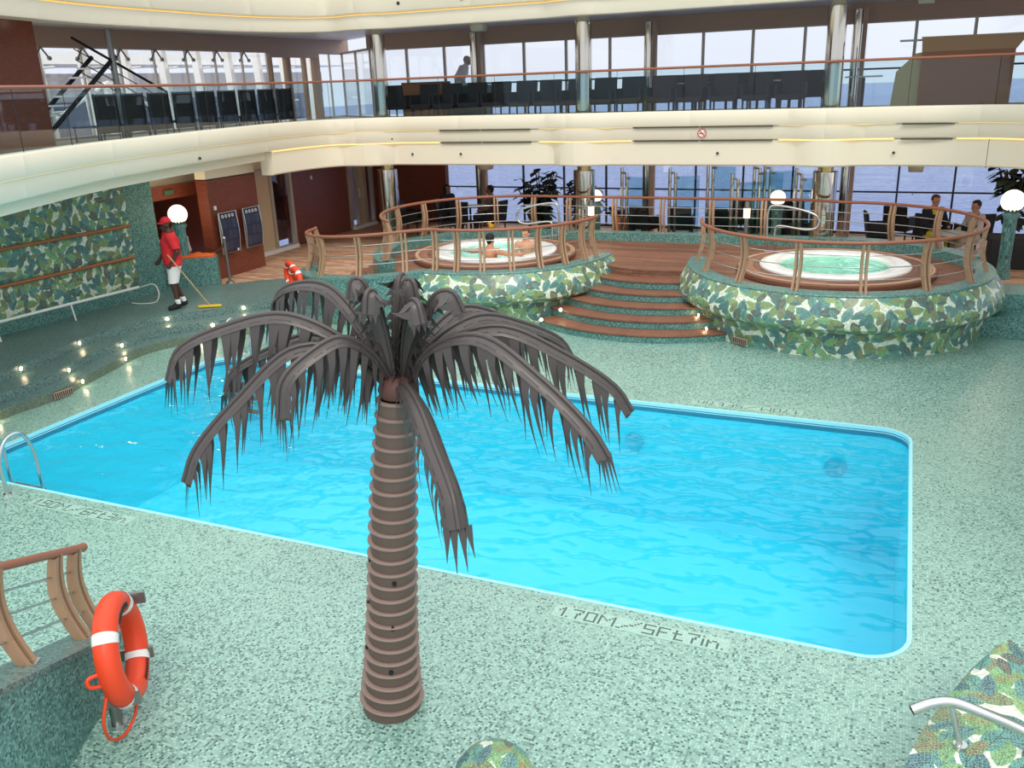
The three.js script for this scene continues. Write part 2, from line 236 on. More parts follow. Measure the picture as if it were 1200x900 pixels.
[[wave1, 0, 0.15], [wave2, 0.15, 0.15], [wave3, 0.30, 0.15]].forEach(([w, y, h], i) => {
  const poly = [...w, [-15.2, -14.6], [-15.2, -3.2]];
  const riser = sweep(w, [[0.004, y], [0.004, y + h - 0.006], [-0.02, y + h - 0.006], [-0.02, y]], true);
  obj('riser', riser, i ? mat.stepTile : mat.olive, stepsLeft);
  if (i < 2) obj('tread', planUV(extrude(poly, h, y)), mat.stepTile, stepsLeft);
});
struct('floor', planUV(extrude([...wave3, [-11.6, -16.3], [-12.28, -15.84], [-12.79, -15.44], [-13.42, -14.83], [-15.2, -14.1], [-15.2, -3.2]], 0.15, 0.30)), M({ map: tileTex(1000, 1000, 5, [[124, 154, 149], [100, 130, 127], [80, 108, 107], [58, 82, 84]], [104, 132, 128], (x, y) => 0.7 + 0.2 * noiseA(x, y), 29), roughness: 0.35 }), 'green mosaic floor above the wavy steps, shade put into its tile colours');  // tile palette darkened to carry the shade under the gallery
struct('floor', planUV(extrude([[-15.2, -14.1], [-13.42, -14.83], [-12.79, -15.44], [-12.28, -15.84], [-11.6, -16.3], [-9.5, -16.2], [-3, -16.9], [1.2, -16.9], [6.5, -16.9], [6.5, SEA_Z - 0.3], [-15.2, SEA_Z - 0.3]], 0.45, 0)), mat.teakLight, 'light teak promenade floor behind the spa platform');
{
  const pts = [...arc(JL[0], JL[1], 2.36, 72, -180, 60), ...arc(JR[0], JR[1], 2.44, 180, -70, 60), ...arc(-4.3, -18.0, 1.62, 34, -34, 14)];
  struct('floor', planUV(extrude(pts, 0.44, 0.46, 0, [arc(-1.0, -17.05, 1.05, 360, 7.5, 47), arc(-7.85, -17.0, 1.05, 360, 7.5, 47)])), mat.teak, 'brown teak deck around the two spas');
}
// five curved teak steps with mosaic risers
const steps = structGroup('entry_steps', 'curved teak steps with mosaic risers rising between the two spas');
for (let i = 0; i < 6; i++) {
  const zm = [-14.44, -14.83, -15.22, -15.62, -16.02, -16.40][i], r = 2.85 - 0.22 * i, cz = zm - r, wd = [1.78, 1.66, 1.5, 1.36, 1.24, 1.1][i], a = Math.asin(Math.min(0.98, wd / r)) * 180 / Math.PI, top = 0.15 * (i + 1);
  const front = arc(-4.3, cz, r, -a, a, 24);
  obj('riser', sweep(front, [[0, top - 0.15], [0, top - 0.035], [-0.06, top - 0.035], [-0.06, top - 0.15]], true), mat.teal, steps);
  const nose = arc(-4.3, cz, r + 0.02, -a, a, 24);
  if (i < 5) for (let k = 0; k < 4; k++) { const b0 = 0.02 - k * 0.1, b1 = b0 - 0.093; obj('tread_board', sweep(arc(-4.3, cz, r, -a, a, 24), [[b0, top - 0.035], [b0, top], [b1, top], [b1, top - 0.035]], true), mat.teak, steps); }
  else obj('tread_board', sweep(nose, [[0, top - 0.035], [0, top + 0.004], [-0.12, top + 0.004], [-0.12, top - 0.035]], true), mat.teak, steps);
}
// spa walls
const bulge = [[0.15, 1.02], [0.19, 0.96], [0.27, 0.84], [0.335, 0.70], [0.35, 0.61], [0.33, 0.53], [0.23, 0.46], [0.13, 0.41], [0.09, 0.32], [0.09, 0.0], [-0.1, 0.0], [-0.1, 1.02]];
const cop = [[0.155, 1.0], [0.16, 1.03], [0.145, 1.05], [-0.17, 1.05], [-0.18, 1.0]];
const wallR = structGroup('wall_spa_right', 'bulging leaf mosaic wall around the right spa');
obj('mosaic_face', sweep(arc(JR[0], JR[1], JR[2], -92, 112, 80), bulge), mat.leaf, wallR);
obj('coping', sweep(arc(JR[0], JR[1], JR[2], -92, 112, 80), cop), mat.teal, wallR);
const wallL = structGroup('wall_spa_left', 'bulging leaf mosaic wall around the left spa');
obj('mosaic_face', sweep(arc(JL[0], JL[1], JL[2], -10, 93, 60), bulge), mat.leaf, wallL);
obj('coping', sweep(arc(JL[0], JL[1], JL[2], -10, 93, 60), cop), mat.teal, wallL);
const entryPath = smooth([[-11.25, -15.3], [-11.1, -14.75], [-10.6, -14.3], [-9.9, -14.15], [-9.1, -14.3], [-8.27, -14.64]], 40);
const entryY = (i) => -0.16 + 0.16 * Math.pow(i / 40, 2);
obj('tiled_wall', sweep(entryPath, [[0.13, 0], [0.15, 1.02], [-0.15, 1.02], [-0.15, 0]], true, (i) => entryY(i)), mat.teal, wallL);
obj('coping', sweep(entryPath, [[0.16, 1.0], [0.16, 1.05], [-0.17, 1.05], [-0.17, 1.0]], true, (i) => entryY(i)), mat.teal, wallL);
const rearPath = [...arc(JL[0], JL[1], JL[2] + 0.05, -40, -178, 40), ...arc(JR[0], JR[1], JR[2] + 0.05, -182, -248, 24)];
struct('wall_spa_rear', sweep(rearPath, [[0.18, 0.3], [0.18, 1.08], [-0.16, 1.08], [-0.16, 0.3]]), mat.teal, 'low green mosaic wall behind the spas');
// steps up from the promenade on the left of the platform
const sideSteps = structGroup('side_steps', 'small teak and mosaic steps at the left spa entrance');
[[0.6, 3.15], [0.75, 2.75]].forEach(([y, r]) => { obj('riser', sweep(arc(JL[0], JL[1], r, -80, -34, 16), [[0, y - 0.15], [0, y - 0.03], [-0.3, y - 0.03], [-0.3, y - 0.15]]), mat.teal, sideSteps); obj('tread_board', sweep(arc(JL[0], JL[1], r, -80, -34, 16), [[0.02, y - 0.03], [0.02, y], [-0.42, y], [-0.42, y - 0.03]]), mat.teak, sideSteps); });
obj('riser', sweep(arc(JL[0], JL[1], 2.37, -80, -34, 16), [[0, 0.45], [0, 0.89], [-0.1, 0.89], [-0.1, 0.45]]), mat.teal, sideSteps);
// tiled ledges right of the right spa
{ const g = structGroup('tiled_ledge', 'green mosaic ledges beside the right spa wall');
  obj('ledge', planUV(box(5.2, 0.38, 1.2, 4.0, 0.19, -17.05)), mat.teal, g); obj('upper_ledge', planUV(box(5.2, 0.32, 0.8, 4.0, 0.54, -17.2)), mat.teal, g); }

// ------------------------------------------------------------------ spas
function spa(c, label, waterCol) {
  const t = thing('spa_tub', label, 'hot tub', [c[0], PL, c[1]]);
  obj('plinth', lathe([[1.72, 0], [1.74, 0.02], [1.74, 0.09], [1.71, 0.11], [1.25, 0.11]], 64), mat.teak, t);
  obj('trim', lathe([[1.70, 0.112], [1.70, 0.118], [1.62, 0.118], [1.62, 0.112]], 64), mat.teakLight, t);
  obj('rim', lathe([[1.32, 0.10], [1.33, 0.14], [1.30, 0.165], [1.22, 0.17], [1.05, 0.165], [0.98, 0.15], [0.95, 0.10]], 64), mat.gloss, t);
  obj('shell', lathe([[0.96, 0.13], [0.93, -0.10], [0.66, -0.14], [0.62, -0.38], [0.001, -0.40]], 48), M({ color: C(206, 248, 236), roughness: 0.25 }), t);
  const w = obj('water', grid(40, 40, (u, v) => { const r = 0.955 * v, a = u * Math.PI * 2, x = r * Math.sin(a), z = r * Math.cos(a); return [x, 0.10 + 0.008 * waveN(x * 4 + c[0], z * 4), z]; }), MP({ color: waterCol, roughness: 0.03, transmission: 1, thickness: 0, ior: 1.33, side: THREE.DoubleSide }), t);
  w.castShadow = false; w.userData.label = 'pale green bubbling spa water';
  return t;
}
spa([-1.0, -17.05], 'empty round white spa tub with green water behind the bulging leaf wall', C(214, 246, 236));
spa([-7.85, -17.0], 'round white spa tub holding two bathers', C(228, 250, 246));

// ------------------------------------------------------------------ railings with a wooden handrail, bowed double posts and steel rods
function postGeo(h) {
  const s = [], o = []; for (let k = 0; k <= 10; k++) { const t = k / 10, b = -0.085 * Math.sin(t * Math.PI * 0.95) - 0.06 * t, w = 0.042 - 0.008 * Math.abs(t - 0.45) * 2; s.push([b + w, t * h]); o.unshift([b - w, t * h]); }
  const sh = new THREE.Shape([...s, ...o].map(([a, b]) => new THREE.Vector2(a, b))), g = new THREE.ExtrudeGeometry(sh, { depth: 0.038, bevelEnabled: false }); g.translate(0, 0, -0.019); return g;
}
function railing(label, pts, posts, h, opts = {}) { // pts: [x,y,z] along the base, posts: indices (may be fractional)
  const t = thing('curved_railing', label, 'railing');
  const path = pts.map((p) => [p[0], p[2]]), nn = normals2(path), side = opts.side ?? 1, lean = opts.lean ?? -0.07;
  const line = (y, off) => pts.map((p, i) => V(p[0] + nn[i][0] * off * side, p[1] + y, p[2] + nn[i][1] * off * side));
  const bow = (f) => (-0.085 * Math.sin(f * Math.PI * 0.95) - 0.06 * f);
  const top = line(h, lean); if (opts.endDrop) opts.endDrop(top);
  const cr = new THREE.CatmullRomCurve3(top, false, 'centripetal'); const hg = new THREE.TubeGeometry(cr, pts.length * 2, 0.031, 10, false); obj('handrail', hg, mat.rail, t);
  for (const e of [top[0], top[top.length - 1]]) { const s = new THREE.SphereGeometry(0.036, 10, 8); s.translate(e.x, e.y, e.z); obj('rail_cap', s, mat.rail, t); }
  for (const f of [0.26, 0.5, 0.74]) obj('rod', tube(line(h * f, bow(f)), 0.009, pts.length * 2, 6), mat.steel, t);
  const pg = postGeo(h - 0.02);
  for (const k of posts) {
    const i = Math.min(pts.length - 1, Math.floor(k)), j = Math.min(pts.length - 1, i + 1), f = k - i, p = pts[i].map((c, a) => c + (pts[j][a] - c) * f), n = nn[i], a = Math.atan2(-n[1] * side, n[0] * side);
    const post = new THREE.Group(); post.name = 'post'; post.position.set(...p); post.rotation.y = a; t.add(post);
    for (const s of [-0.037, 0.037]) { const m = obj('slat', pg, mat.slat, post); m.position.z = s; }
    obj('foot_plate', box(0.12, 0.008, 0.12, 0, 0.004, 0), mat.steel, post);
  }
  return t;
}
{
  // the long one: from the steps round the right spa, then along the rear wall to the left entrance
  const A = arc(JR[0], JR[1], 2.5, -84, 180, 88).map(([x, z]) => [x, 1.05 + 0.03 * 0, z]), B = arc(JL[0], JL[1], 2.45, 180, 320, 46).map(([x, z]) => [x, 1.08, z]);
  const mid = []; for (let k = 1; k < 10; k++) mid.push([JR[0] + (JL[0] - JR[0]) * k / 10, 1.08, -19.6 + 0.1 * k / 10]);
  const pts = [...A, ...mid, ...B], posts = []; for (let a = 0.7; a < 88; a += 8) posts.push(a); for (const k of [88.8, 90.4, 92, 93.6, 95.2, 96.8]) posts.push(k); for (let k = 98.4; k < pts.length; k += 7.3) posts.push(k); posts.push(pts.length - 1.3);
  railing('long wood-topped railing around the right spa and along the rear wall', pts, posts, 0.79, { endDrop: (t) => { t[0].y -= 0.02; } });
  const Lp = entryPath.slice(0, -2).map(([x, z], i) => [x, 1.05 + entryY(i), z]), F = arc(JL[0], JL[1], 2.4, -6, 86, 34).map(([x, z]) => [x, 1.05, z]);
  const p2 = [...Lp, ...F];
  railing('wood-topped railing on the leaf wall in front of the bathers', p2, [0.5, 4, 7, 16, 26, 36, 39.5, 43.5, 48, 53, 58, 63, 68, 71.6], 0.77);
}
// ------------------------------------------------------------------ step lights
function stepLight(x, y, z, turn, label) {
  const t = thing('step_light', label, 'light', [x, y, z], turn, 'small round lights set in the steps');
  const g = new THREE.CylinderGeometry(0.032, 0.032, 0.012, 16); g.rotateX(Math.PI / 2);
  obj('lens', g, M({ color: C(255, 250, 235), emissive: C(255, 236, 200), emissiveIntensity: 9, roughness: 0.4 }), t);
  const r = new THREE.TorusGeometry(0.035, 0.006, 8, 18); obj('bezel', r, mat.steel, t);
  const l = new THREE.PointLight(C(255, 220, 170), 0.05); l.position.set(0, 0, 0.05); l.castShadow = true; l.shadow.radius = 1; t.add(l);
}
{
  const put = (w, y, zs, which) => { const nn = normals2(w); for (const [kk, z] of zs.entries()) { let b = 0; w.forEach((p, i) => { if (Math.abs(p[1] - z) < Math.abs(w[b][1] - z)) b = i; }); const [x, zz] = w[b], n = nn[b], s = n[0] > 0 ? 1 : -1; stepLight(x + s * n[0] * 0.014, y, zz + s * n[1] * 0.014, Math.atan2(s * n[0], s * n[1]), ORD[kk] + ' round light in the ' + which + ' wavy mosaic step, counted towards the spas'); } };
  put(wave3, 0.39, [-9.0, -10.35, -12.2, -13.35], 'top'); put(wave2, 0.23, [-9.55, -11.05, -12.6, -13.5], 'middle'); put(wave1, 0.09, [-7.85, -9.45, -10.7, -12.2, -13.0], 'lowest');
  for (const [x, y, z, a] of [[-5.66, 0.33, -15.1, 0.75], [-5.93, 0.2, -14.78, 0.6], [-3.12, 0.33, -15.4, -0.9], [-2.9, 0.19, -15.04, -0.9]]) stepLight(x, y, z, a, 'small round light on the ' + (y > 0.25 ? 'second' : 'lowest') + ' teak step by the ' + (x < -4.3 ? 'left' : 'right') + ' spa wall');
}

// ------------------------------------------------------------------ galleries: fascias, floors, glass guards
const FAS = smooth([[-9.0, -3.6], [-10.0, -6.3], [-10.77, -8.14], [-11.34, -9.41], [-11.95, -10.9], [-12.45, -13.0], [-12.8, -15.0], [-13.05, -17.1], [-12.75, -18.5], [-11.9, -18.98], [-10.5, -19.05], [-8, -19.05], [-5, -19.05], [-2, -19.05], [0.6, -19.05], [1.6, -18.85], [2.15, -18.2], [2.45, -17.0], [2.7, -13], [2.9, -6]], 240);
const COLX = [-12.0, -6.65, -1.46];
const bump = (w, amp) => (i) => { const [x, z] = FAS[i]; let b = 0; if (z < -18.5) for (const c of COLX) { const d = (x - c) / w; b += amp * Math.max(0, 1 - d * d); } return b; };
const iStart3 = FAS.findIndex(([x, z]) => z < -16.6);
function band(path, prof, off, name, parent, joints, shade) { // a fascia band cut into panels
  const cuts = [0, ...joints, path.length - 1];
  for (let k = 0; k < cuts.length - 1; k++) { const a = cuts[k], b = cuts[k + 1]; const seg = path.slice(a, b + 1); obj(name, sweep(seg, prof, true, null, off ? (i) => off(i + a) : null), shade ?? mat.cream, parent); }
}
const cutsOf = (path, every) => { const o = []; let s = 0; for (let i = 1; i < path.length - 3; i++) { s += Math.hypot(path[i][0] - path[i - 1][0], path[i][1] - path[i - 1][1]); if (s > every) { o.push(i); s = 0; } } return o; };
const led = M({ color: C(255, 230, 170), emissive: C(255, 214, 120), emissiveIntensity: 1.1, roughness: 0.5 });
const gal = structGroup('gallery_fascia', 'cream curved fascia of the gallery with warm light lines');
const J = cutsOf(FAS, 2.6);
band(FAS, [[0, 3.41], [0.015, 3.44], [0.015, 3.70], [0, 3.72], [-0.3, 3.72], [-0.3, 3.41]], bump(0.75, 0.16), 'fascia_panel', gal, J);
band(FAS, [[-0.05, 3.13], [-0.03, 3.16], [-0.03, 3.40], [-0.3, 3.40], [-0.3, 3.13]], bump(0.68, 0.20), 'fascia_panel', gal, J);
{ const F3 = FAS.slice(iStart3), o3 = bump(0.6, 0.24); band(F3, [[-0.1, 2.60], [-0.07, 2.63], [-0.07, 3.12], [-0.4, 3.12], [-0.4, 2.60]], (i) => o3(i + iStart3), 'fascia_panel', gal, cutsOf(F3, 2.6)); }
// warm light lines hidden behind the lower edge of the panels
function ledLine(path, off, y, runs, parent) { for (const [a, b] of runs) { const seg = path.slice(a, b + 1); if (seg.length < 2) continue; obj('light_line', sweep(seg, [[-0.035, y], [-0.035, y + 0.014], [-0.09, y + 0.014], [-0.09, y]], true, null, off ? (i) => off(i + a) : null), led, parent); } }
const near = (x) => { let b = 0; FAS.forEach(([u, z], i) => { if (z < -18.3 && Math.abs(u - x) < Math.abs(FAS[b][0] - x)) b = i; }); return b; };
const runs = [[20, near(-10.2)], [near(-7.7), near(-5.5)], [near(-2.4), near(-0.2)], [near(0.9), FAS.length - 2]];
ledLine(FAS, bump(0.75, 0.16), 3.395, runs, gal);
ledLine(FAS, bump(0.68, 0.20), 3.112, [[iStart3, runs[0][1]], ...runs.slice(1)], gal);
// dark air slots between the lit runs
for (const [a, b] of [[-10.1, -9.05], [-9.02, -7.8], [-5.4, -4.0], [-3.97, -2.5], [-0.1, 0.8]]) for (const [y, o] of [[3.40, 0.0], [3.12, -0.045]]) obj('air_slot', box(b - a, 0.03, 0.03, (a + b) / 2, y, -19.05 + o + 0.0), M({ color: C(92, 82, 60), roughness: 0.7 }), gal);
for (const x of [-10.9, -9.6, -3.6, -0.2]) { const g = new THREE.SphereGeometry(0.028, 10, 8); g.translate(x, 2.86, -19.1); obj('sprinkler_head', g, mat.darkSteel, gal); }
for (const i of [60, 95]) { const [x, z] = FAS[i], g = new THREE.SphereGeometry(0.028, 10, 8); g.translate(x, 3.22, z); obj('sprinkler_head', g, mat.darkSteel, gal); }
// the upper ring beam
const UP = smooth([[-11.2, -3.4], [-12.3, -7.0], [-13.4, -10.6], [-13.95, -12.9], [-14.0, -15.0], [-13.8, -17.4], [-13.0, -18.8], [-11.6, -19.0], [-9, -19.05], [-5, -19.05], [-2, -19.05], [0.6, -19.05], [1.8, -18.8], [2.3, -18.1], [2.6, -16], [2.9, -6]], 200);
const upb = structGroup('upper_fascia', 'cream upper ring beam with a warm light line');
const bumpU = (w, amp) => (i) => { const [x, z] = UP[i]; let b = 0; if (z < -18.5) for (const c of COLX) { const d = (x - c) / w; b += amp * Math.max(0, 1 - d * d); } return b; };
band(UP, [[0, 5.70], [0.015, 5.73], [0.015, 6.0], [-0.4, 6.0], [-0.4, 5.70]], bumpU(0.7, 0.18), 'fascia_panel', upb, cutsOf(UP, 2.8));
band(UP, [[0.09, 6.03], [0.11, 6.06], [0.11, 6.55], [-0.4, 6.55], [-0.4, 6.03]], bumpU(0.75, 0.18), 'fascia_panel', upb, cutsOf(UP, 2.8));
ledLine(UP, bumpU(0.7, 0.18), 6.005, [[8, UP.length - 8]].map(([a, b]) => [a, b]), upb);
for (const x of [-10.9, -9.3, -7.5]) { const g = new THREE.CylinderGeometry(0.04, 0.04, 0.03, 14); g.rotateX(Math.PI / 2); g.translate(x, 6.2, -18.93); obj('downlight', g, mat.darkSteel, upb); }
// gallery slab and roof slab
const inset = (path, d) => { const nn = normals2(path); return path.map((p, i) => [p[0] - nn[i][0] * d, p[1] - nn[i][1] * d]); };
const slabPts = (p, d) => [...inset(p, d), [7.5, -6], [7.5, SEA_Z - 0.2], [-14.7, SEA_Z - 0.2], [-17.4, -26.2], [-17.4, -3.5]];
struct('ceiling', planUV(extrude(slabPts(FAS, 0.28), 0.56, 2.93)), mat.cream, 'gallery slab above the promenade');
struct('floor', planUV(extrude(slabPts(FAS, 0.32), 0.04, 3.49)), M({ color: C(150, 142, 134), roughness: 0.6 }), 'grey gallery floor');
struct('ceiling', planUV(extrude(slabPts(UP, 0.38), 0.6, 5.88)), mat.ceilGrey, 'grey ceiling of the upper gallery');
// glass guard along the gallery edge
const guard = thing('glass_guard', 'glass balustrade with a wooden handrail along the gallery edge', 'balustrade');
{
  const P = inset(FAS, 0.14), pts = P.map(([x, z]) => V(x, 4.58, z));
  obj('handrail', new THREE.TubeGeometry(new THREE.CatmullRomCurve3(pts), 400, 0.026, 8), mat.rail, guard);
  const c = cutsOf(P, 1.32), all = [0, ...c, P.length - 1];
  for (let k = 0; k < all.length - 1; k++) { const seg = P.slice(all[k], all[k + 1] + 1); const a = seg[0], b = seg[seg.length - 1], l = Math.hypot(b[0] - a[0], b[1] - a[1]), ux = (b[0] - a[0]) / l, uz = (b[1] - a[1]) / l; seg[0] = [a[0] + ux * 0.012, a[1] + uz * 0.012]; seg[seg.length - 1] = [b[0] - ux * 0.012, b[1] - uz * 0.012];
    obj('glass_pane', sweep(seg, [[0, 3.6], [0, 4.55]], false), mat.glassTint, guard);
    obj('pane_clip', bar(V(a[0], 3.7, a[1]), V(a[0], 4.56, a[1]), 0.006, 6), mat.darkSteel, guard); }
}
// no smoking sign on the fascia
{
  const t = thing('no_smoking_sign', 'small round no smoking sign on the cream fascia', 'sign', [-3.93, 3.27, -19.06]);
  const c = document.createElement('canvas'); c.width = c.height = 128; const x = c.getContext('2d'); x.fillStyle = '#f4f0e4'; x.fillRect(0, 0, 128, 128);
  x.fillStyle = '#333'; x.fillRect(24, 62, 62, 11); x.fillRect(90, 62, 9, 11); x.strokeStyle = '#333'; x.lineWidth = 5; x.beginPath(); x.moveTo(94, 56); x.quadraticCurveTo(104, 46, 92, 38); x.stroke();
  x.strokeStyle = '#c8303c'; x.lineWidth = 14; x.beginPath(); x.arc(64, 64, 54, 0, 7); x.stroke(); x.beginPath(); x.moveTo(28, 26); x.lineTo(100, 102); x.stroke();
  const tx = new THREE.CanvasTexture(c); tx.colorSpace = THREE.SRGBColorSpace; const g = new THREE.CylinderGeometry(0.1, 0.1, 0.012, 32); g.rotateX(Math.PI / 2); g.rotateZ(0);
  const p = g.attributes.position, u = g.attributes.uv; for (let i = 0; i < p.count; i++) u.setXY(i, p.getX(i) / 0.2 + 0.5, p.getY(i) / 0.2 + 0.5);
  obj('disc', g, M({ map: tx, roughness: 0.5 }), t);
}
// columns
function column(x, z, r, label, wide) {
  const t = thing('chrome_column', label, 'column', [x, 0, z], 0, undefined);
  obj('upper_shaft', cyl(r, r, 2.12, 0, 3.52, 0, 40), mat.chrome, t); obj('collar', cyl(r * 1.2, r * 1.1, 0.06, 0, 3.52, 0, 40), mat.creamDark, t); obj('capital', cyl(r * 0.8, r * 0.8, 0.3, 0, 5.6, 0, 30), mat.creamDark, t);
  obj('lower_shaft', cyl(wide, wide, 1.95, 0, 0.45, 0, 40), mat.chrome, t); obj('neck', cyl(r * 0.85, r * 0.85, 0.24, 0, 2.38, 0, 30), M({ color: C(190, 168, 110), roughness: 0.2, metalness: 1 }), t);
}
[[-12.25, 'glass doors'], [-6.88, 'left spa'], [-1.5, 'right spa']].forEach(([x, w]) => column(x, -20.1, 0.19, 'thick chrome column rising behind the ' + w, 0.255));
function slim(x, label) { const t = thing('slim_column', label, 'column', [x, 0, -23.5]); obj('shaft', cyl(0.1, 0.1, 5.3, 0, 0.45, 0, 24), mat.chrome, t); obj('casing', box(0.1, 5.3, 0.16, 0.16, 3.1, -0.06), mat.brownPaint, t); }
slim(-11.25, 'slim chrome column by the windows near the upper bar cabinet'); slim(-6.3, 'slim chrome column by the windows behind the glass screens'); slim(-1.3, 'slim chrome column by the windows near the draped booth');
// ------------------------------------------------------------------ the seaward windows
let winN = 0;
function win(p0, p1, y0, y1, panes, label, frameMat, m = mat.glass, postW = 0.06) {
  const g = structGroup('window_' + (++winN), label), L = Math.hypot(p1[0] - p0[0], p1[1] - p0[1]), a = Math.atan2(-(p1[1] - p0[1]), p1[0] - p0[0]);
  g.position.set(p0[0], 0, p0[1]); g.rotation.y = a;
  for (let k = 0; k <= panes; k++) obj('mullion', box(postW, y1 - y0, 0.07, L * k / panes, (y0 + y1) / 2, 0), frameMat, g);
  for (let k = 0; k < panes; k++) obj('glass_pane', box(L / panes - postW, y1 - y0 - 0.04, 0.01, L * (k + 0.5) / panes, (y0 + y1) / 2, 0), m, g);
  obj('sill', box(L, 0.06, 0.1, L / 2, y0, 0), frameMat, g); obj('head', box(L, 0.06, 0.1, L / 2, y1, 0), frameMat, g);
  return g;
}
const XW0 = -12.56, XW1 = 7.4, NW = 16; // 1.247 m bays
win([XW0, SEA_Z], [XW1, SEA_Z], 0.5, 2.6, NW, 'large sea windows behind the promenade', mat.darkSteel, mat.glass, 0.045);
win([-14.9, SEA_Z], [XW1, SEA_Z], 3.55, 5.47, 18, 'upper gallery windows facing the sea', mat.frame, mat.glass, 0.07);
struct('trim_1', box(22.4, 0.45, 0.16, -3.75, 5.69, SEA_Z + 0.02), mat.brownPaint, 'brown header above the upper windows');
struct('wall_far', box(22.4, 0.95, 0.2, -3.75, 3.07, SEA_Z - 0.1), mat.brownPaint, 'spandrel between the two window rows');
function windowRail(y, x0, x1, label) { const t = thing('window_rail', label, 'rail'); obj('rail_bar', bar(V(x0, y, SEA_Z + 0.16), V(x1, y, SEA_Z + 0.16), 0.022), mat.darkSteel, t); for (let x = x0 + 0.3; x < x1; x += 1.247 * 2) obj('bracket', bar(V(x, y, SEA_Z + 0.16), V(x, y - 0.08, SEA_Z + 0.02), 0.014), mat.steel, t); }
windowRail(1.54, -12.5, 7.2, 'dark rail across the lower sea windows'); windowRail(4.42, -14.5, 7.2, 'dark rail across the upper gallery windows');
// ------------------------------------------------------------------ the left side under the gallery
const wl = structGroup('wall_left', 'wood-panelled wall along the left promenade');
obj('panel', box(0.3, 2.2, 1.62, -13.98, 1.55, -16.0), mat.panel, wl);
obj('panel', box(0.2, 2.2, 2.75, -14.9, 1.55, -20.65), mat.panel, wl); obj('panel', box(0.2, 2.2, 1.1, -14.9, 1.55, -23.85), mat.panel, wl);
obj('panel', box(2.2, 2.2, 0.2, -13.65, 1.55, SEA_Z - 0.0), mat.panel, wl);
obj('header', box(0.2, 0.28, 1.9, -14.62, 2.42, -14.9), mat.panel, wl); obj('doorway_back', box(0.1, 2.1, 3.2, -16.6, 1.5, -14.9), mat.panel, wl); obj('doorway_side', box(1.6, 2.1, 0.1, -15.85, 1.5, -16.4), mat.panel, wl); obj('doorway_side', box(1.4, 2.1, 0.1, -15.85, 1.5, -13.9), mat.panel, wl); obj('doorway_lintel', box(1.7, 0.3, 2.6, -15.75, 2.42, -15.1), mat.panel, wl);
obj('upper_band', box(0.2, 0.5, 10.4, -14.92, 2.70, -19.0), mat.cream, wl); obj('upper_band', box(0.3, 0.32, 1.62, -13.98, 2.79, -16.0), mat.cream, wl); obj('wall_back', box(0.15, 2.2, 7.6, -15.9, 1.55, -20.3), mat.panel, wl);
obj('notice', box(0.01, 0.09, 0.08, -13.82, 2.02, -15.35), mat.white, wl); obj('notice', box(0.01, 0.1, 0.07, -14.79, 2.15, -20.3), mat.white, wl); obj('exit_sign', box(0.02, 0.09, 0.26, -14.5, 2.42, -14.75), M({ color: C(70, 110, 84), roughness: 0.5 }), wl);
function doors(z0, z1, x, label, n) {
  const g = structGroup('door_' + n, label), k = 3, w = (z1 - z0) / k;
  obj('threshold', box(0.25, 0.09, Math.abs(z1 - z0), x, PR + 0.045, (z0 + z1) / 2), mat.white, g); obj('door_head', box(0.16, 0.12, Math.abs(z1 - z0), x, 2.5, (z0 + z1) / 2), mat.frame, g);
  for (let i = 0; i <= k; i++) obj('door_frame', box(0.12, 2.05, 0.09, x, 1.5, z0 + w * i), mat.frame, g);
  for (let i = 0; i < k; i++) { if (i === 1) obj('door_leaf', box(0.03, 1.95, Math.abs(w) - 0.1, x, 1.5, z0 + w * (i + 0.5)), M({ color: C(204, 182, 150), roughness: 0.35 }), g); else obj('glass_pane', box(0.01, 1.95, Math.abs(w) - 0.1, x, 1.5, z0 + w * (i + 0.5)), mat.glass, g); }
  obj('door_handle', bar(V(x + 0.06, 1.35, z0 + w * 1.1), V(x + 0.06, 1.6, z0 + w * 1.1), 0.015), mat.steel, g);
}
doors(-16.85, -19.25, -14.75, 'cream framed glass doors beside the posters', 1); doors(-22.05, -23.3, -14.8, 'cream framed glass doors beside the chrome column', 2);
// mosaic wall with rails on the far left, and its tiled pier
const wm = structGroup('wall_mosaic', 'leaf mosaic wall with two copper rails on the left');
const wmPath = [[-14.75, -3.5], [-14.62, -9], [-14.45, -11], [-14.25, -13.3]];
obj('mosaic_face', sweep(wmPath, [[0, 0.62], [0, 2.95], [-0.3, 2.95], [-0.3, 0.62]]), mat.leaf, wm);
obj('tiled_base', sweep(wmPath, [[0.03, 0.45], [0.03, 0.66], [-0.3, 0.66], [-0.3, 0.45]]), mat.teal, wm);
obj('pier', planUV(box(0.9, 2.5, 0.75, -14.72, 1.70, -13.66)), mat.teal, wm);
for (const y of [1.32, 1.95]) obj('copper_rail', bar(V(-14.42 - 0.1, y, -8.0), V(-14.14 - 0.02, y, -13.2), 0.035, 10), M({ color: C(176, 112, 72), roughness: 0.4, metalness: 0.4 }), wm);
{ const t = thing('white_wall_pipe', 'white pipe rail running low along the leaf mosaic wall', 'pipe'); obj('pipe', tube([V(-14.3, 0.78, -6), V(-14.12, 0.78, -10.5), V(-13.86, 0.78, -12.9)], 0.028, 30), mat.white, t); for (const [x, z] of [[-14.2, -8.4], [-14.14, -9.9], [-14.05, -11.4]]) obj('bracket', bar(V(x + 0.02, 0.78, z), V(x + 0.08, 0.46, z), 0.016), mat.white, t);
  tag(obj('white_hose', tube([V(-13.84, 0.78, -12.95), V(-13.6, 0.82, -13.05), V(-13.45, 0.66, -13.0), V(-13.5, 0.5, -12.95), V(-13.75, 0.47, -12.8), V(-13.9, 0.5, -12.7)], 0.012, 40), mat.white), 'thin white hose curling down beside the cleaner', 'hose'); }
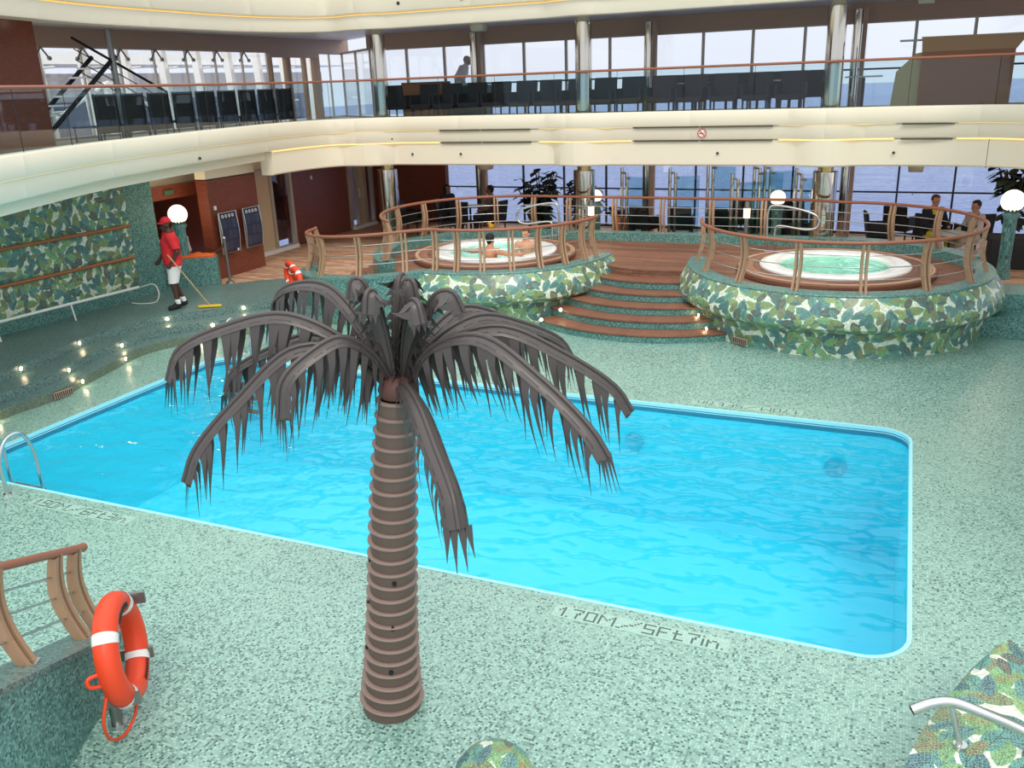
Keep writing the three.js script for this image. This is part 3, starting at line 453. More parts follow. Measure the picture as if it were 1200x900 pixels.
// ------------------------------------------------------------------ upper left gallery: panelled wall, glazing, structures outside
struct('wall_upper_left', box(0.3, 2.4, 10.0, -15.9, 4.7, -8.2), mat.panel, 'dark wood-panelled wall on the upper left gallery');
const up = win([-17.3, -13.4], [-17.3, -22.2], 3.55, 5.5, 8, 'upper left glass wall with spider fittings', mat.frame, mat.glass, 0.02);
win([-17.3, -24.6], [-17.3, -26.1], 3.55, 5.5, 2, 'glass wall beyond the upper door', mat.frame, mat.glass, 0.02);
win([-17.3, -26.1], [-14.9, SEA_Z], 3.55, 5.5, 2, 'angled glass wall at the gallery corner', mat.frame, mat.glass, 0.05);
struct('trim_2', box(0.2, 0.5, 13.0, -17.25, 5.74, -19.8), mat.brownPaint, 'brown header above the upper left glazing');
{ const g = structGroup('door_3', 'cream framed glass door on the upper gallery'); for (const z of [-22.25, -23.0, -23.12, -23.9, -24.5]) obj('door_frame', box(0.14, 1.95, z === -24.5 ? 0.3 : 0.09, -17.25, 4.5, z), mat.slat, g); obj('door_head', box(0.16, 0.14, 2.4, -17.25, 5.42, -23.4), mat.brownPaint, g); for (const z of [-22.63, -23.5]) obj('glass_pane', box(0.01, 1.8, 0.66, -17.25, 4.45, z), mat.glass, g); obj('door_plate', box(0.02, 0.12, 0.08, -17.15, 4.3, -22.95), mat.yellow, g); }
for (let k = 0; k < 8; k++) { // spider fittings at the head of the glass
  const z = -14.5 - k * 1.1; if (z < -22.2) break; const t = thing('spider_fitting', ORD[k] + ' forked glass fitting from the dark panelled wall, under the glazing header', 'fitting', [-17.2, 5.42, z], 0, 'glass fittings');
  obj('arm', [bar(V(0, 0.06, 0), V(0, -0.16, 0.17), 0.02), bar(V(0, 0.06, 0), V(0, -0.16, -0.17), 0.02)], mat.brushed, t); for (const s of [-1, 1]) obj('bolt', (() => { const c = new THREE.CylinderGeometry(0.045, 0.045, 0.05, 10); c.rotateZ(Math.PI / 2); c.translate(0, -0.17, 0.18 * s); return c; })(), mat.brushed, t);
}
for (let k = 0; k < 9; k++) { // white fins outside
  const z = -15.6 - k * 1.32; const t = thing('white_fin', ORD[k] + ' white steel fin outside the upper left glazing, counted from the steel stair', 'post', [-18.6, 3.2, z], 0, 'white fins outside the glazing');
  const g = box(0.22, 3.0, 0.16, 0, 1.5, 0); g.rotateZ(0.06); obj('fin', g, mat.white, t); for (const y of [0.9, 1.9]) for (const s of [-1, 1]) obj('bracket', bar(V(0.05, y, 0), V(0.2, y + 0.02, 0.2 * s), 0.025), mat.white, t);
}
{ // neighbouring superstructure outside
  const t = thing('deckhouse', 'pale deckhouse with a grey lower wall outside the upper left glazing', 'building', [-26, 0, -24]);
  obj('wall', box(0.4, 1.1, 26, 0, 3.75, 0), mat.lav, t); obj('upper_wall', box(0.5, 0.9, 26, 0, 4.75, 0), mat.paleGrey, t); obj('roof', box(3, 0.35, 27, 0.5, 5.6, 0), mat.white, t); for (let k = 0; k < 9; k++) obj('window', box(0.1, 0.9, 1.6, 0.22, 3.7, -10.5 + k * 2.6), M({ color: C(96, 106, 126), roughness: 0.3 }), t);
  const r = thing('white_gable_frame', 'white gable-shaped pipe frame outside the glazing', 'frame', [-19.6, 0, -18.4]);
  obj('rafter', bar(V(0, 4.78, 0), V(0, 3.9, -1.9), 0.05), mat.white, r); obj('rafter', bar(V(0, 4.78, 0), V(0, 3.9, 1.9), 0.05), mat.white, r); obj('post', box(0.14, 1.6, 0.22, 0, 4.0, 0), mat.white, r);
  const f = thing('outer_deck', 'pale open deck outside the left glazing', 'deck'); obj('planking', box(13, 0.2, 30, -24.1, 3.1, -22), mat.paleGrey, f);
}
{ // stair seen through the upper left glass
  const t = thing('steel_stair', 'open steel stair with dark handrails on the upper left gallery', 'stairs', [-16.82, 3.53, -15.3]);
  for (let k = 0; k < 8; k++) obj('tread', box(0.7, 0.04, 0.24, 0, 0.17 + 0.19 * k, 0.9 + 0.26 * (3 - k)), mat.white, t);
  for (const s of [-0.36, 0.36]) { obj('stringer', bar(V(s, 0.05, 1.8), V(s, 1.75, -0.5), 0.05), mat.darkSteel, t); }
  obj('handrail', bar(V(0.36, 0.95, -1.9), V(0.36, 2.1, 0.6), 0.03), mat.black, t); for (const d of [0.22, 0.44, 0.66]) obj('rod', bar(V(0.36, 0.95 - d, -1.9), V(0.36, 2.1 - d, 0.6), 0.012), mat.darkSteel, t); obj('post', cyl(0.07, 0.07, 2.3, 0.36, 0, -0.4), mat.brushed, t);
}
// sea
{ const g = grid(90, 90, (u, v) => { const x = -600 + 1200 * u, z = 20 - 1500 * Math.pow(v, 2.2); return [x, -14 + 0, z, x, z]; });
  const nz = createNoise2D(rng(52)), bt = dataTex(512, 512, (d) => { for (let y = 0; y < 512; y++) for (let x = 0; x < 512; x++) { const a = x / 512 * 6.2832, b = y / 512 * 6.2832; const v = nz(Math.cos(a) * 3 + Math.cos(b) * 6, Math.sin(a) * 3 + Math.sin(b) * 6) + 0.6 * nz(Math.cos(a) * 7 + 20 + Math.cos(b) * 13, Math.sin(a) * 7 + Math.sin(b) * 13); const k = 128 + 70 * v, o = (y * 512 + x) * 4; d[o] = d[o + 1] = d[o + 2] = Math.max(0, Math.min(255, k)); d[o + 3] = 255; } }, 60, 26, false);
  const s = obj('sea', g, M({ color: C(104, 128, 182), roughness: 0.3, bumpMap: bt, bumpScale: 0.9 })); s.userData = { kind: 'structure', label: 'hazy blue sea beyond the windows' }; }

// ------------------------------------------------------------------ smooth bodies from tapered capsules
function surfaceNet(f, lo, hi, c) {
  const nx = Math.ceil((hi[0] - lo[0]) / c) + 1, ny = Math.ceil((hi[1] - lo[1]) / c) + 1, nz = Math.ceil((hi[2] - lo[2]) / c) + 1, D = new Float32Array(nx * ny * nz), id = (i, j, k) => (k * ny + j) * nx + i;
  for (let k = 0; k < nz; k++) for (let j = 0; j < ny; j++) for (let i = 0; i < nx; i++) D[id(i, j, k)] = f(lo[0] + i * c, lo[1] + j * c, lo[2] + k * c);
  const P = [], I = [], vid = new Int32Array(nx * ny * nz).fill(-1);
  for (let k = 0; k < nz - 1; k++) for (let j = 0; j < ny - 1; j++) for (let i = 0; i < nx - 1; i++) {
    let n = 0, sx = 0, sy = 0, sz = 0; const v = []; for (let q = 0; q < 8; q++) v.push(D[id(i + (q & 1), j + ((q >> 1) & 1), k + (q >> 2))]);
    if (v.every((a) => a > 0) || v.every((a) => a <= 0)) continue;
    for (let q = 0; q < 8; q++) for (const b of [1, 2, 4]) if (!(q & b)) { const w = q | b; if ((v[q] > 0) !== (v[w] > 0)) { const t = v[q] / (v[q] - v[w]); n++; sx += (q & 1) + (b === 1 ? t : 0); sy += ((q >> 1) & 1) + (b === 2 ? t : 0); sz += (q >> 2) + (b === 4 ? t : 0); } }
    vid[id(i, j, k)] = P.length / 3; P.push(lo[0] + (i + sx / n) * c, lo[1] + (j + sy / n) * c, lo[2] + (k + sz / n) * c);
  }
  const quad = (a, b, d, e, fl) => { if (a < 0 || b < 0 || d < 0 || e < 0) return; fl ? I.push(a, d, b, b, d, e) : I.push(a, b, d, b, e, d); };
  for (let k = 1; k < nz - 1; k++) for (let j = 1; j < ny - 1; j++) for (let i = 1; i < nx - 1; i++) {
    const a = D[id(i, j, k)] <= 0;
    if (a !== (D[id(i + 1, j, k)] <= 0)) quad(vid[id(i, j - 1, k - 1)], vid[id(i, j, k - 1)], vid[id(i, j - 1, k)], vid[id(i, j, k)], !a);
    if (a !== (D[id(i, j + 1, k)] <= 0)) quad(vid[id(i - 1, j, k - 1)], vid[id(i, j, k - 1)], vid[id(i - 1, j, k)], vid[id(i, j, k)], a);
    if (a !== (D[id(i, j, k + 1)] <= 0)) quad(vid[id(i - 1, j - 1, k)], vid[id(i, j - 1, k)], vid[id(i - 1, j, k)], vid[id(i, j, k)], !a);
  }
  const g = new THREE.BufferGeometry(); g.setAttribute('position', new THREE.Float32BufferAttribute(P, 3)); g.setIndex(I); g.setAttribute('uv', new THREE.Float32BufferAttribute(new Float32Array(P.length / 3 * 2), 2)); g.computeVertexNormals(); return g;
}
function capsules(bones, k, grow = 0, clip) { // bones: [ax,ay,az,ra, bx,by,bz,rb, flat?]
  return (x, y, z) => {
    let d = 9; for (const b of bones) { const ex = b[4] - b[0], ey = b[5] - b[1], ez = b[6] - b[2], l = ex * ex + ey * ey + ez * ez || 1e-9; let t = ((x - b[0]) * ex + (y - b[1]) * ey + (z - b[2]) * ez) / l; t = Math.max(0, Math.min(1, t)); const px = x - b[0] - ex * t, py = y - b[1] - ey * t, pz = z - b[2] - ez * t, f = b[8] ?? 1, e = Math.sqrt(px * px + py * py + pz * pz * f) - (b[3] + (b[7] - b[3]) * t) - grow; const h = Math.max(k - Math.abs(d - e), 0) / k; d = Math.min(d, e) - h * h * k * 0.25; }
    return clip ? Math.max(d, clip(x, y, z)) : d;
  };
}
function bodyMesh(bones, k, c, grow = 0, clip) {
  const lo = [9, 9, 9], hi = [-9, -9, -9]; for (const b of bones) for (const o of [0, 4]) for (let a = 0; a < 3; a++) { const r = Math.max(b[3], b[7]) + grow + c * 2.5; lo[a] = Math.min(lo[a], b[o + a] - r); hi[a] = Math.max(hi[a], b[o + a] + r); }
  return surfaceNet(capsules(bones, k, grow, clip), lo, hi, c);
}
// one limb/torso joint table -> bone lists. J holds joints in metres, facing +z
function skeleton(J) {
  const b = (a, c, ra, rb, f) => [...J[a], ra, ...J[c], rb, ...(f ? [f] : [])], mid = (a, c, t) => a.map((v, i) => v + (c[i] - v) * t);
  const torso = [b('pelvis', 'waist', 0.135, 0.125), b('waist', 'chest', 0.13, 0.14), b('chest', 'neck0', 0.135, 0.07), b('chest', 'shL', 0.11, 0.065), b('chest', 'shR', 0.11, 0.065), b('pelvis', 'hipL', 0.12, 0.105), b('pelvis', 'hipR', 0.12, 0.105)];
  const armU = [b('shL', 'elL', 0.058, 0.044), b('shR', 'elR', 0.058, 0.044)], armD = [b('elL', 'wrL', 0.043, 0.028), b('elR', 'wrR', 0.043, 0.028)];
  const legU = [b('hipL', 'knL', 0.10, 0.062), b('hipR', 'knR', 0.10, 0.062)], legD = [b('knL', 'anL', 0.06, 0.036), b('knR', 'anR', 0.06, 0.036)];
  const feet = [b('anL', 'toL', 0.042, 0.032), b('anR', 'toR', 0.042, 0.032)];
  const hands = []; for (const s of ['L', 'R']) { const w = J['wr' + s], h = J['ha' + s] ?? w.map((v, i) => v + (v - J['el' + s][i]) * 0.33), dir = h.map((v, i) => v - w[i]), side = [dir[1], -dir[0], 0.02], l = Math.hypot(...side) || 1; const sd = [0, 0, 1]; hands.push([...w, 0.028, ...mid(w, h, 0.55), 0.036]); for (let f = 0; f < 4; f++) { const o = (f - 1.5) * 0.02, L = [0.9, 1.05, 1.0, 0.8][f], p0 = mid(w, h, 0.5), p1 = mid(w, h, 0.5 + 0.5 * L); hands.push([p0[0] + sd[0] * o, p0[1], p0[2] + sd[2] * o, 0.010, p1[0] + sd[0] * o * 1.2, p1[1], p1[2] + sd[2] * o * 1.2, 0.008]); } const t0 = mid(w, h, 0.2), t1 = mid(w, h, 0.6); hands.push([t0[0], t0[1], t0[2] + 0.02, 0.012, t1[0], t1[1], t1[2] + 0.05, 0.009]); }
  return { torso, armU, armD, legU, legD, feet, hands };
}
// head grid of its own: skull, jaw, nose, ears, brow, lips, eye hollows
function headGeo(c = 0.008) {
  const bones = [[0, 0.06, -0.012, 0.082, 0, 0.055, 0.008, 0.08], [0, 0.0, 0.03, 0.062, 0, -0.055, 0.052, 0.036], [0, 0.02, 0.088, 0.012, 0, -0.012, 0.104, 0.016], [-0.03, 0.036, 0.078, 0.012, 0.03, 0.036, 0.078, 0.012], [-0.02, -0.045, 0.082, 0.010, 0.02, -0.045, 0.082, 0.010], [-0.085, 0.02, -0.002, 0.012, -0.08, -0.015, 0.0, 0.010], [0.085, 0.02, -0.002, 0.012, 0.08, -0.015, 0.0, 0.010], [0, -0.04, -0.01, 0.05, 0, -0.16, -0.03, 0.055]];
  const base = capsules(bones, 0.025), f = (x, y, z) => { let d = base(x, y, z); for (const s of [-1, 1]) d = Math.max(d, -(Math.hypot(x - s * 0.032, y - 0.014, z - 0.098) - 0.014)); return d; };
  return surfaceNet(f, [-0.12, -0.24, -0.14], [0.12, 0.17, 0.15], c);
}
const HEAD = headGeo(), EYE = (() => { const a = new THREE.SphereGeometry(0.011, 8, 6), b = a.clone(); a.translate(-0.032, 0.014, 0.078); b.translate(0.032, 0.014, 0.078); return merge([a, b]); })();
function person(label, p, turn, J, o) { // o: skin, hair, clothes [[name, partList, grow, clip, material]]
  const t = thing('person', label, 'person', p, turn), S = skeleton(J), skin = M({ color: o.skin, roughness: 0.55 });
  const head = HEAD.clone(); head.applyMatrix4(new THREE.Matrix4().makeRotationFromEuler(new THREE.Euler(o.nod ?? 0, o.look ?? 0, 0))); head.translate(...J.head);
  const all = [...S.torso, ...S.armU, ...S.armD, ...S.legU, ...S.legD, ...S.feet, ...S.hands, [...J.neck0, 0.055, ...J.head, 0.05]];
  obj('body', [bodyMesh(all, 0.035, o.cell ?? 0.016), head], skin, t);
  const hp = new THREE.Group(); hp.name = 'head_details'; hp.position.set(...J.head); hp.rotation.set(o.nod ?? 0, o.look ?? 0, 0); t.add(hp);
  obj('eyes', EYE, mat.black, hp);
  if (o.hair) { const c = o.long ? [[0, 0.07, -0.02, 0.088, 0, 0.06, 0.0, 0.086], [0, 0.03, -0.06, 0.075, 0, -0.2, -0.07, 0.06], [-0.07, 0.03, -0.01, 0.03, -0.085, -0.17, -0.02, 0.035], [0.07, 0.03, -0.01, 0.03, 0.085, -0.17, -0.02, 0.035]] : [[0, 0.07, -0.02, 0.088, 0, 0.068, 0.006, 0.084], [0, 0.03, -0.05, 0.06, 0, -0.02, -0.05, 0.045]];
    obj('hair', bodyMesh(c, 0.03, 0.011, 0.003, (x, y, z) => (z > 0.03 ? (0.085 + (0.1 - z) * 0.2 - y) * 0.7 : -1)), M({ color: o.hair, roughness: 0.7 }), hp); }
  for (const [name, list, grow, clip, m] of o.clothes ?? []) obj(name, bodyMesh(list.flatMap((k) => S[k]), 0.03, o.cell ?? 0.016, grow, clip), m, t);
  if (o.extra) o.extra(t, hp);
  return t;
}
const cloth = (r, g, b) => M({ color: C(r, g, b), roughness: 0.85 });
// the cleaner in red, walking with a mop
person('man in red cap, red shirt and white shorts mopping the tiles', [-12.75, PR, -12.8], -0.62, {
  pelvis: [0, 0.92, 0], waist: [0, 1.06, 0.015], chest: [0, 1.28, 0.0], neck0: [0, 1.47, -0.01], head: [0, 1.60, 0.03], shL: [0.18, 1.40, 0], shR: [-0.18, 1.40, 0], elL: [0.25, 1.13, -0.06], wrL: [0.19, 0.90, 0.08], haL: [0.16, 0.83, 0.12], elR: [-0.27, 1.13, 0.05], wrR: [-0.30, 0.92, 0.20], haR: [-0.31, 0.84, 0.25],
  hipL: [0.085, 0.88, 0], hipR: [-0.085, 0.88, 0], knL: [0.09, 0.49, 0.07], knR: [-0.09, 0.49, 0.02], anL: [0.09, 0.08, 0.03], anR: [-0.1, 0.08, -0.12], toL: [0.11, 0.045, 0.2], toR: [-0.12, 0.045, 0.05],
}, { skin: C(78, 52, 42), look: 0.15, cell: 0.013, clothes: [
  ['shirt', ['torso', 'armU'], 0.036, (x, y, z) => Math.max(0.84 - y, y - 1.48, Math.abs(x) > 0.23 ? 1.19 - y : -1), cloth(214, 40, 48)],
  ['shorts', ['torso', 'legU'], 0.030, (x, y, z) => Math.max(y - 0.95, 0.52 - y), cloth(236, 236, 236)],
  ['socks', ['legD'], 0.010, (x, y) => Math.max(y - 0.2, 0.09 - y), cloth(238, 238, 236)], ['shoes', ['feet'], 0.016, (x, y) => Math.max(y - 0.12, 0.004 - y), cloth(28, 28, 32)]],
  extra: (t, hp) => { const cap = bodyMesh([[0, 0.085, -0.02, 0.092, 0, 0.083, 0.005, 0.09]], 0.02, 0.01, 0.004, (x, y) => 0.075 - y); obj('cap', cap, cloth(214, 40, 48), hp); const br = grid(10, 4, (u, v) => { const a = (u - 0.5) * 2.1, r = 0.085 + 0.085 * v; return [Math.sin(a) * r * 0.95, 0.083 - 0.02 * v - 0.01 * Math.abs(u - 0.5), Math.cos(a) * r]; }); const b2 = br.clone(); b2.translate(0, 0.006, 0); obj('cap_brim', [br, b2], cloth(206, 40, 48), hp);
    const lg = new THREE.CylinderGeometry(0.028, 0.028, 0.006, 14); lg.rotateX(Math.PI / 2); lg.translate(-0.06, 1.33, 0.176); obj('badge', lg, mat.white, t); },
});
{ const t = thing('floor_mop', 'squeegee mop with a yellow head held by the man in red', 'mop', [-12.18, PR, -13.0], 0.5);
  obj('handle', bar(V(0, 0.04, 0), V(-0.56, 1.12, 0.30), 0.013), mat.mop, t); obj('mop_head', rbox(0.44, 0.045, 0.07, 0.012, 0, 0.03, 0), mat.yellow, t); obj('blade', box(0.44, 0.025, 0.012, 0, 0.0125, 0.02), mat.black, t); }
// a second person half hidden behind the cleaner
const seated = (o = {}) => ({ pelvis: [0, 0.48, 0], waist: [0, 0.64, 0.0], chest: [0, 0.86, -0.01], neck0: [0, 1.04, -0.01], head: [0, 1.17, 0.02], shL: [0.17, 0.97, 0], shR: [-0.17, 0.97, 0], elL: [0.24, 0.72, 0.06], wrL: [0.18, 0.66, 0.28], elR: [-0.24, 0.72, 0.06], wrR: [-0.18, 0.66, 0.28], hipL: [0.09, 0.47, 0.02], hipR: [-0.09, 0.47, 0.02], knL: [0.11, 0.48, 0.43], knR: [-0.11, 0.48, 0.43], anL: [0.1, 0.09, 0.45], anR: [-0.1, 0.09, 0.45], toL: [0.11, 0.045, 0.6], toR: [-0.11, 0.045, 0.6], ...o });
const standing = (o = {}) => ({ pelvis: [0, 0.9, 0], waist: [0, 1.04, 0], chest: [0, 1.25, 0], neck0: [0, 1.43, 0], head: [0, 1.57, 0.02], shL: [0.17, 1.36, 0], shR: [-0.17, 1.36, 0], elL: [0.23, 1.1, 0], wrL: [0.23, 0.86, 0.06], elR: [-0.23, 1.1, 0], wrR: [-0.23, 0.86, 0.06], hipL: [0.085, 0.86, 0], hipR: [-0.085, 0.86, 0], knL: [0.09, 0.48, 0.03], knR: [-0.09, 0.48, 0.03], anL: [0.09, 0.08, 0], anR: [-0.09, 0.08, 0], toL: [0.1, 0.045, 0.15], toR: [-0.1, 0.045, 0.15], ...o });
const dressed = (top, bottom, s) => [['shirt', ['torso', 'armU', 'armD'], 0.016, (x, y) => Math.max((s ? 0.42 : 0.84) - y, y - (s ? 1.05 : 1.44)), top], ['trousers', ['legU', 'legD'], 0.014, (x, y) => 0.07 - y, bottom], ['shoes', ['feet'], 0.014, (x, y) => Math.max(y - 0.12, 0.003 - y), cloth(40, 38, 38)]];
person('person with brown hair half hidden behind the man in red', [-14.72, PR - 0.05, -15.0], 0.5, seated(), { skin: C(196, 150, 124), hair: C(86, 66, 50), cell: 0.02, clothes: dressed(cloth(200, 200, 200), cloth(70, 84, 84), true) });
// bathers
const bath = { pelvis: [0, -0.28, 0], waist: [0, -0.12, 0], chest: [0, 0.06, 0], neck0: [0, 0.2, 0], head: [0, 0.33, 0.02], hipL: [0.09, -0.3, 0.02], hipR: [-0.09, -0.3, 0.02], knL: [0.1, -0.28, 0.4], knR: [-0.1, -0.28, 0.4], anL: [0.1, -0.29, 0.62], anR: [-0.1, -0.29, 0.62], toL: [0.1, -0.3, 0.7], toR: [-0.1, -0.3, 0.7] };
person('bather with black hair and arms spread along the tub rim', [-7.62, PL + 0.13, -16.28], Math.PI - 0.15, { ...bath, shL: [0.18, 0.13, -0.02], shR: [-0.18, 0.13, -0.02], elL: [0.42, 0.1, -0.05], wrL: [0.66, 0.09, 0.04], elR: [-0.42, 0.1, -0.05], wrR: [-0.66, 0.09, 0.04] }, { skin: C(206, 142, 108), hair: C(24, 22, 24) });
person('bather with brown hair sitting low across the tub', [-7.35, PL + 0.06, -17.55], 0.35, { ...bath, shL: [0.18, 0.13, 0], shR: [-0.18, 0.13, 0], elL: [0.24, -0.1, 0.08], wrL: [0.18, -0.2, 0.25], elR: [-0.24, -0.1, 0.08], wrR: [-0.18, -0.2, 0.25] }, { skin: C(214, 156, 124), hair: C(92, 52, 38), look: -0.5 });
// people at the tables behind
person('long-haired woman in black sitting by the sea window', [-11.75, PR, -22.4], 1.2, seated(), { skin: C(150, 110, 90), hair: C(26, 24, 26), long: true, cell: 0.02, clothes: dressed(cloth(34, 36, 44), cloth(40, 42, 50), true) });
person('man in grey shirt sitting at the table by the window', [-10.35, PR, -22.3], -1.3, seated(), { skin: C(140, 104, 84), hair: C(30, 26, 26), cell: 0.02, clothes: dressed(cloth(112, 98, 92), cloth(50, 52, 60), true) });
person('woman in yellow top and trousers with a navy jacket', [0.72, PR, -21.6], 0.55, seated(), { skin: C(198, 142, 116), hair: C(112, 62, 44), cell: 0.02, clothes: [...dressed(cloth(216, 200, 84), cloth(222, 204, 70), true), ['jacket', ['torso', 'armU', 'armD'], 0.034, (x, y, z) => Math.max(0.45 - y, y - 1.02, z > 0.06 ? 0.1 - Math.abs(x) : -1), cloth(30, 34, 48)]] });
person('person reclining in white beside the woman in yellow', [1.55, PR - 0.12, -21.7], -0.9, seated(), { skin: C(198, 146, 122), hair: C(60, 48, 42), cell: 0.02, clothes: dressed(cloth(216, 200, 188), cloth(206, 190, 178), true) });
person('small figure in pale clothes at the upper windows', [-11.75, 3.53, -23.55], 2.4, standing({ chest: [0, 1.22, 0.12], neck0: [0, 1.36, 0.2], head: [0, 1.48, 0.26], shL: [0.17, 1.32, 0.14], shR: [-0.17, 1.32, 0.14] }), { skin: C(180, 150, 130), hair: C(186, 180, 174), cell: 0.022, clothes: dressed(cloth(236, 236, 238), cloth(190, 190, 194), false) });

// ------------------------------------------------------------------ metal palm
{
  const B = V(-3.14, 0, -4.62), CR = V(-2.84, 2.62, -4.58);
  const t = thing('metal_palm', 'sculpted dark metal palm tree with ringed brown trunk beside the pool', 'palm tree', [B.x, 0, B.z]);
  const crown = CR.clone().sub(B), N = 24, loose = [];
  const trunkR = (f) => 0.148 + 0.055 * Math.pow(1 - f, 6) + 0.03 * (1 - f) - 0.02 * Math.pow(f, 6) * 2;
  const at = (f) => V(crown.x * (f * 0.85 + 0.15 * f * f), crown.y * f, crown.z * f);
  const trunk = new THREE.Group(); trunk.name = 'trunk'; t.add(trunk);
  for (let k = 0; k < N; k++) {
    const f0 = k / N * 0.955, f1 = (k + 1) / N * 0.955, a = at(f0), b = at(f1), h = b.y - a.y, r0 = trunkR(f0), r1 = trunkR(f1);
    const g = lathe([[r0 * 0.93, 0], [r1 * 1.0, h * 0.74], [r1 * 1.035, h * 0.80]], 36), l = lathe([[r1 * 1.035, h * 0.78], [r1 * 1.085, h * 0.86], [r1 * 1.085, h * 0.96], [r1 * 1.02, h * 1.0], [r1 * 0.9, h * 1.01]], 36);
    const tilt = [(((k * 7) % 5) - 2) * 0.006, (((k * 3) % 5) - 2) * 0.006];
    for (const [gg, nm, m] of [[g, 'trunk_segment', mat.trunk], [l, 'trunk_ring', mat.trunkLip]]) { gg.rotateX(tilt[0]); gg.rotateZ(tilt[1] - 0.07); gg.translate(a.x, a.y, a.z); obj(nm, gg, m, trunk); }
  }
  for (const [f, ang] of [[0.17, 0.5], [0.31, 0.55], [0.45, 0.6], [0.21, -1.1], [0.36, -1.0], [0.5, -0.9]]) { const c = at(f), r = trunkR(f), g = new THREE.CylinderGeometry(0.016, 0.016, 0.02, 10); g.rotateX(Math.PI / 2); g.rotateY(ang); g.translate(c.x + Math.sin(ang) * r * 0.99, c.y, c.z + Math.cos(ang) * r * 0.99); obj('bolt_hole', g, mat.black, trunk); }
  obj('crown_hub', (() => { const g = lathe([[0.11, -0.1], [0.13, -0.05], [0.1, 0.03], [0.001, 0.05]], 24); g.translate(crown.x, crown.y, crown.z); return g; })(), M({ color: C(92, 60, 54), roughness: 0.6 }), t);
  // a frond: a folded channel of sheet metal following a curve, with pointed fingers hanging from both edges
  function frond(pts, width, fingers, len, split, seed) {
    const q = rng(seed), cv = new THREE.CatmullRomCurve3(pts, false, 'centripetal'), n = 26, rows = [];
    for (let i = 0; i <= n; i++) { const u = i / n, p = cv.getPointAt(u), T = cv.getTangentAt(u); const S = V(0, 1, 0).cross(V(pts[pts.length - 1].x - pts[0].x, 0, pts[pts.length - 1].z - pts[0].z)).normalize(); const U = T.clone().cross(S).normalize(); const w = width * (0.55 + 0.75 * Math.sin(Math.min(1, u * 1.25 + 0.12) * Math.PI * 0.62)) * (u > 0.92 ? 1.1 : 1); rows.push({ p, T, S, U, w }); }
    const prof = [[-1, -0.62], [-0.72, -0.18], [-0.3, 0.06], [0, 0.1], [0.3, 0.06], [0.72, -0.18], [1, -0.62]];
    const sheet = grid(6, n, (u, v) => { const r = rows[Math.round(v * n)], k = prof[Math.round(u * 6)]; return [r.p.x + r.S.x * k[0] * r.w + r.U.x * k[1] * r.w, r.p.y + r.S.y * k[0] * r.w + r.U.y * k[1] * r.w, r.p.z + r.S.z * k[0] * r.w + r.U.z * k[1] * r.w]; });
    const F = obj('frond', sheet, mat.palmMetal, t);
    obj('midrib', new THREE.TubeGeometry(new THREE.CatmullRomCurve3(rows.map((r) => r.p.clone().addScaledVector(r.U, 0.012))), n, 0.016, 6), mat.palmMetal, F);
    const leafs = [];
    for (const s of [-1, 1]) for (let k = 0; k < fingers; k++) {
      const u = 0.08 + 0.9 * (k + 0.5) / fingers, i0 = Math.min(n - 1, Math.floor(u * n)), r = rows[i0], e = 0.5 / fingers * cv.getLength() * 0.92;
      const base = r.p.clone().addScaledVector(r.S, s * r.w).addScaledVector(r.U, -0.60 * r.w), up = r.p.clone().addScaledVector(r.S, s * r.w * 0.8).addScaledVector(r.U, -0.25 * r.w);
      const L = len * (0.75 + 0.45 * Math.sin(u * Math.PI * 0.85 + 0.2)) * (0.85 + q() * 0.3), dn = V(0, -1, 0).addScaledVector(r.S, s * (split ?? 0.12) + (q() - 0.5) * 0.18).addScaledVector(r.T, 0.22 + (q() - 0.5) * 0.2).normalize();
      if (split > 0.5) dn.set(0, 0, 0).addScaledVector(r.S, s * 0.75).addScaledVector(r.T, -0.35).addScaledVector(r.U, -0.45).normalize();
      const P = [], I = [], m = 5, tw = (q() - 0.5) * 0.7;
      for (let j = 0; j <= m; j++) { const v = j / m, wd = e * (0.40 * Math.pow(1 - v, 2.0) + 0.24 * (1 - v)) + 0.0015, c = (j ? base : up).clone().addScaledVector(dn, L * v).addScaledVector(r.S, -s * 0.05 * L * v * v * 3), al = r.T.clone().multiplyScalar(Math.cos(tw * v)).addScaledVector(r.S, Math.sin(tw * v)); for (const w of [-1, 1]) { const p = c.clone().addScaledVector(al, w * wd); P.push(p.x, p.y, p.z); } }
      for (let j = 0; j < m; j++) { const a = j * 2; I.push(a, a + 1, a + 2, a + 1, a + 3, a + 2); }
      const g = new THREE.BufferGeometry(); g.setAttribute('position', new THREE.Float32BufferAttribute(P, 3)); g.setAttribute('uv', new THREE.Float32BufferAttribute(new Float32Array(P.length / 3 * 2), 2)); g.setIndex(I); g.computeVertexNormals(); leafs.push(g);
    }
    const E = rows[n]; for (const [k, a] of [[-0.8, 0.5], [-0.3, 0.15], [0.3, -0.15], [0.8, -0.5]]) { // the points at the end of the sheet
      const b0 = E.p.clone().addScaledVector(E.S, k * E.w).addScaledVector(E.U, -0.2 * E.w), L = len * (0.5 + 0.25 * q()), d = E.T.clone().multiplyScalar(0.55).add(V(0, -0.8, 0)).addScaledVector(E.S, -a * 0.3).normalize(), P = [], I = [];
      for (let j = 0; j <= 4; j++) { const v = j / 4, wd = E.w * 0.34 * Math.pow(1 - v, 1.3) + 0.0015, c = b0.clone().addScaledVector(d, L * v - 0.01); for (const w of [-1, 1]) { const p = c.clone().addScaledVector(E.S, w * wd); P.push(p.x, p.y, p.z); } }
      for (let j = 0; j < 4; j++) { const e = j * 2; I.push(e, e + 1, e + 2, e + 1, e + 3, e + 2); }
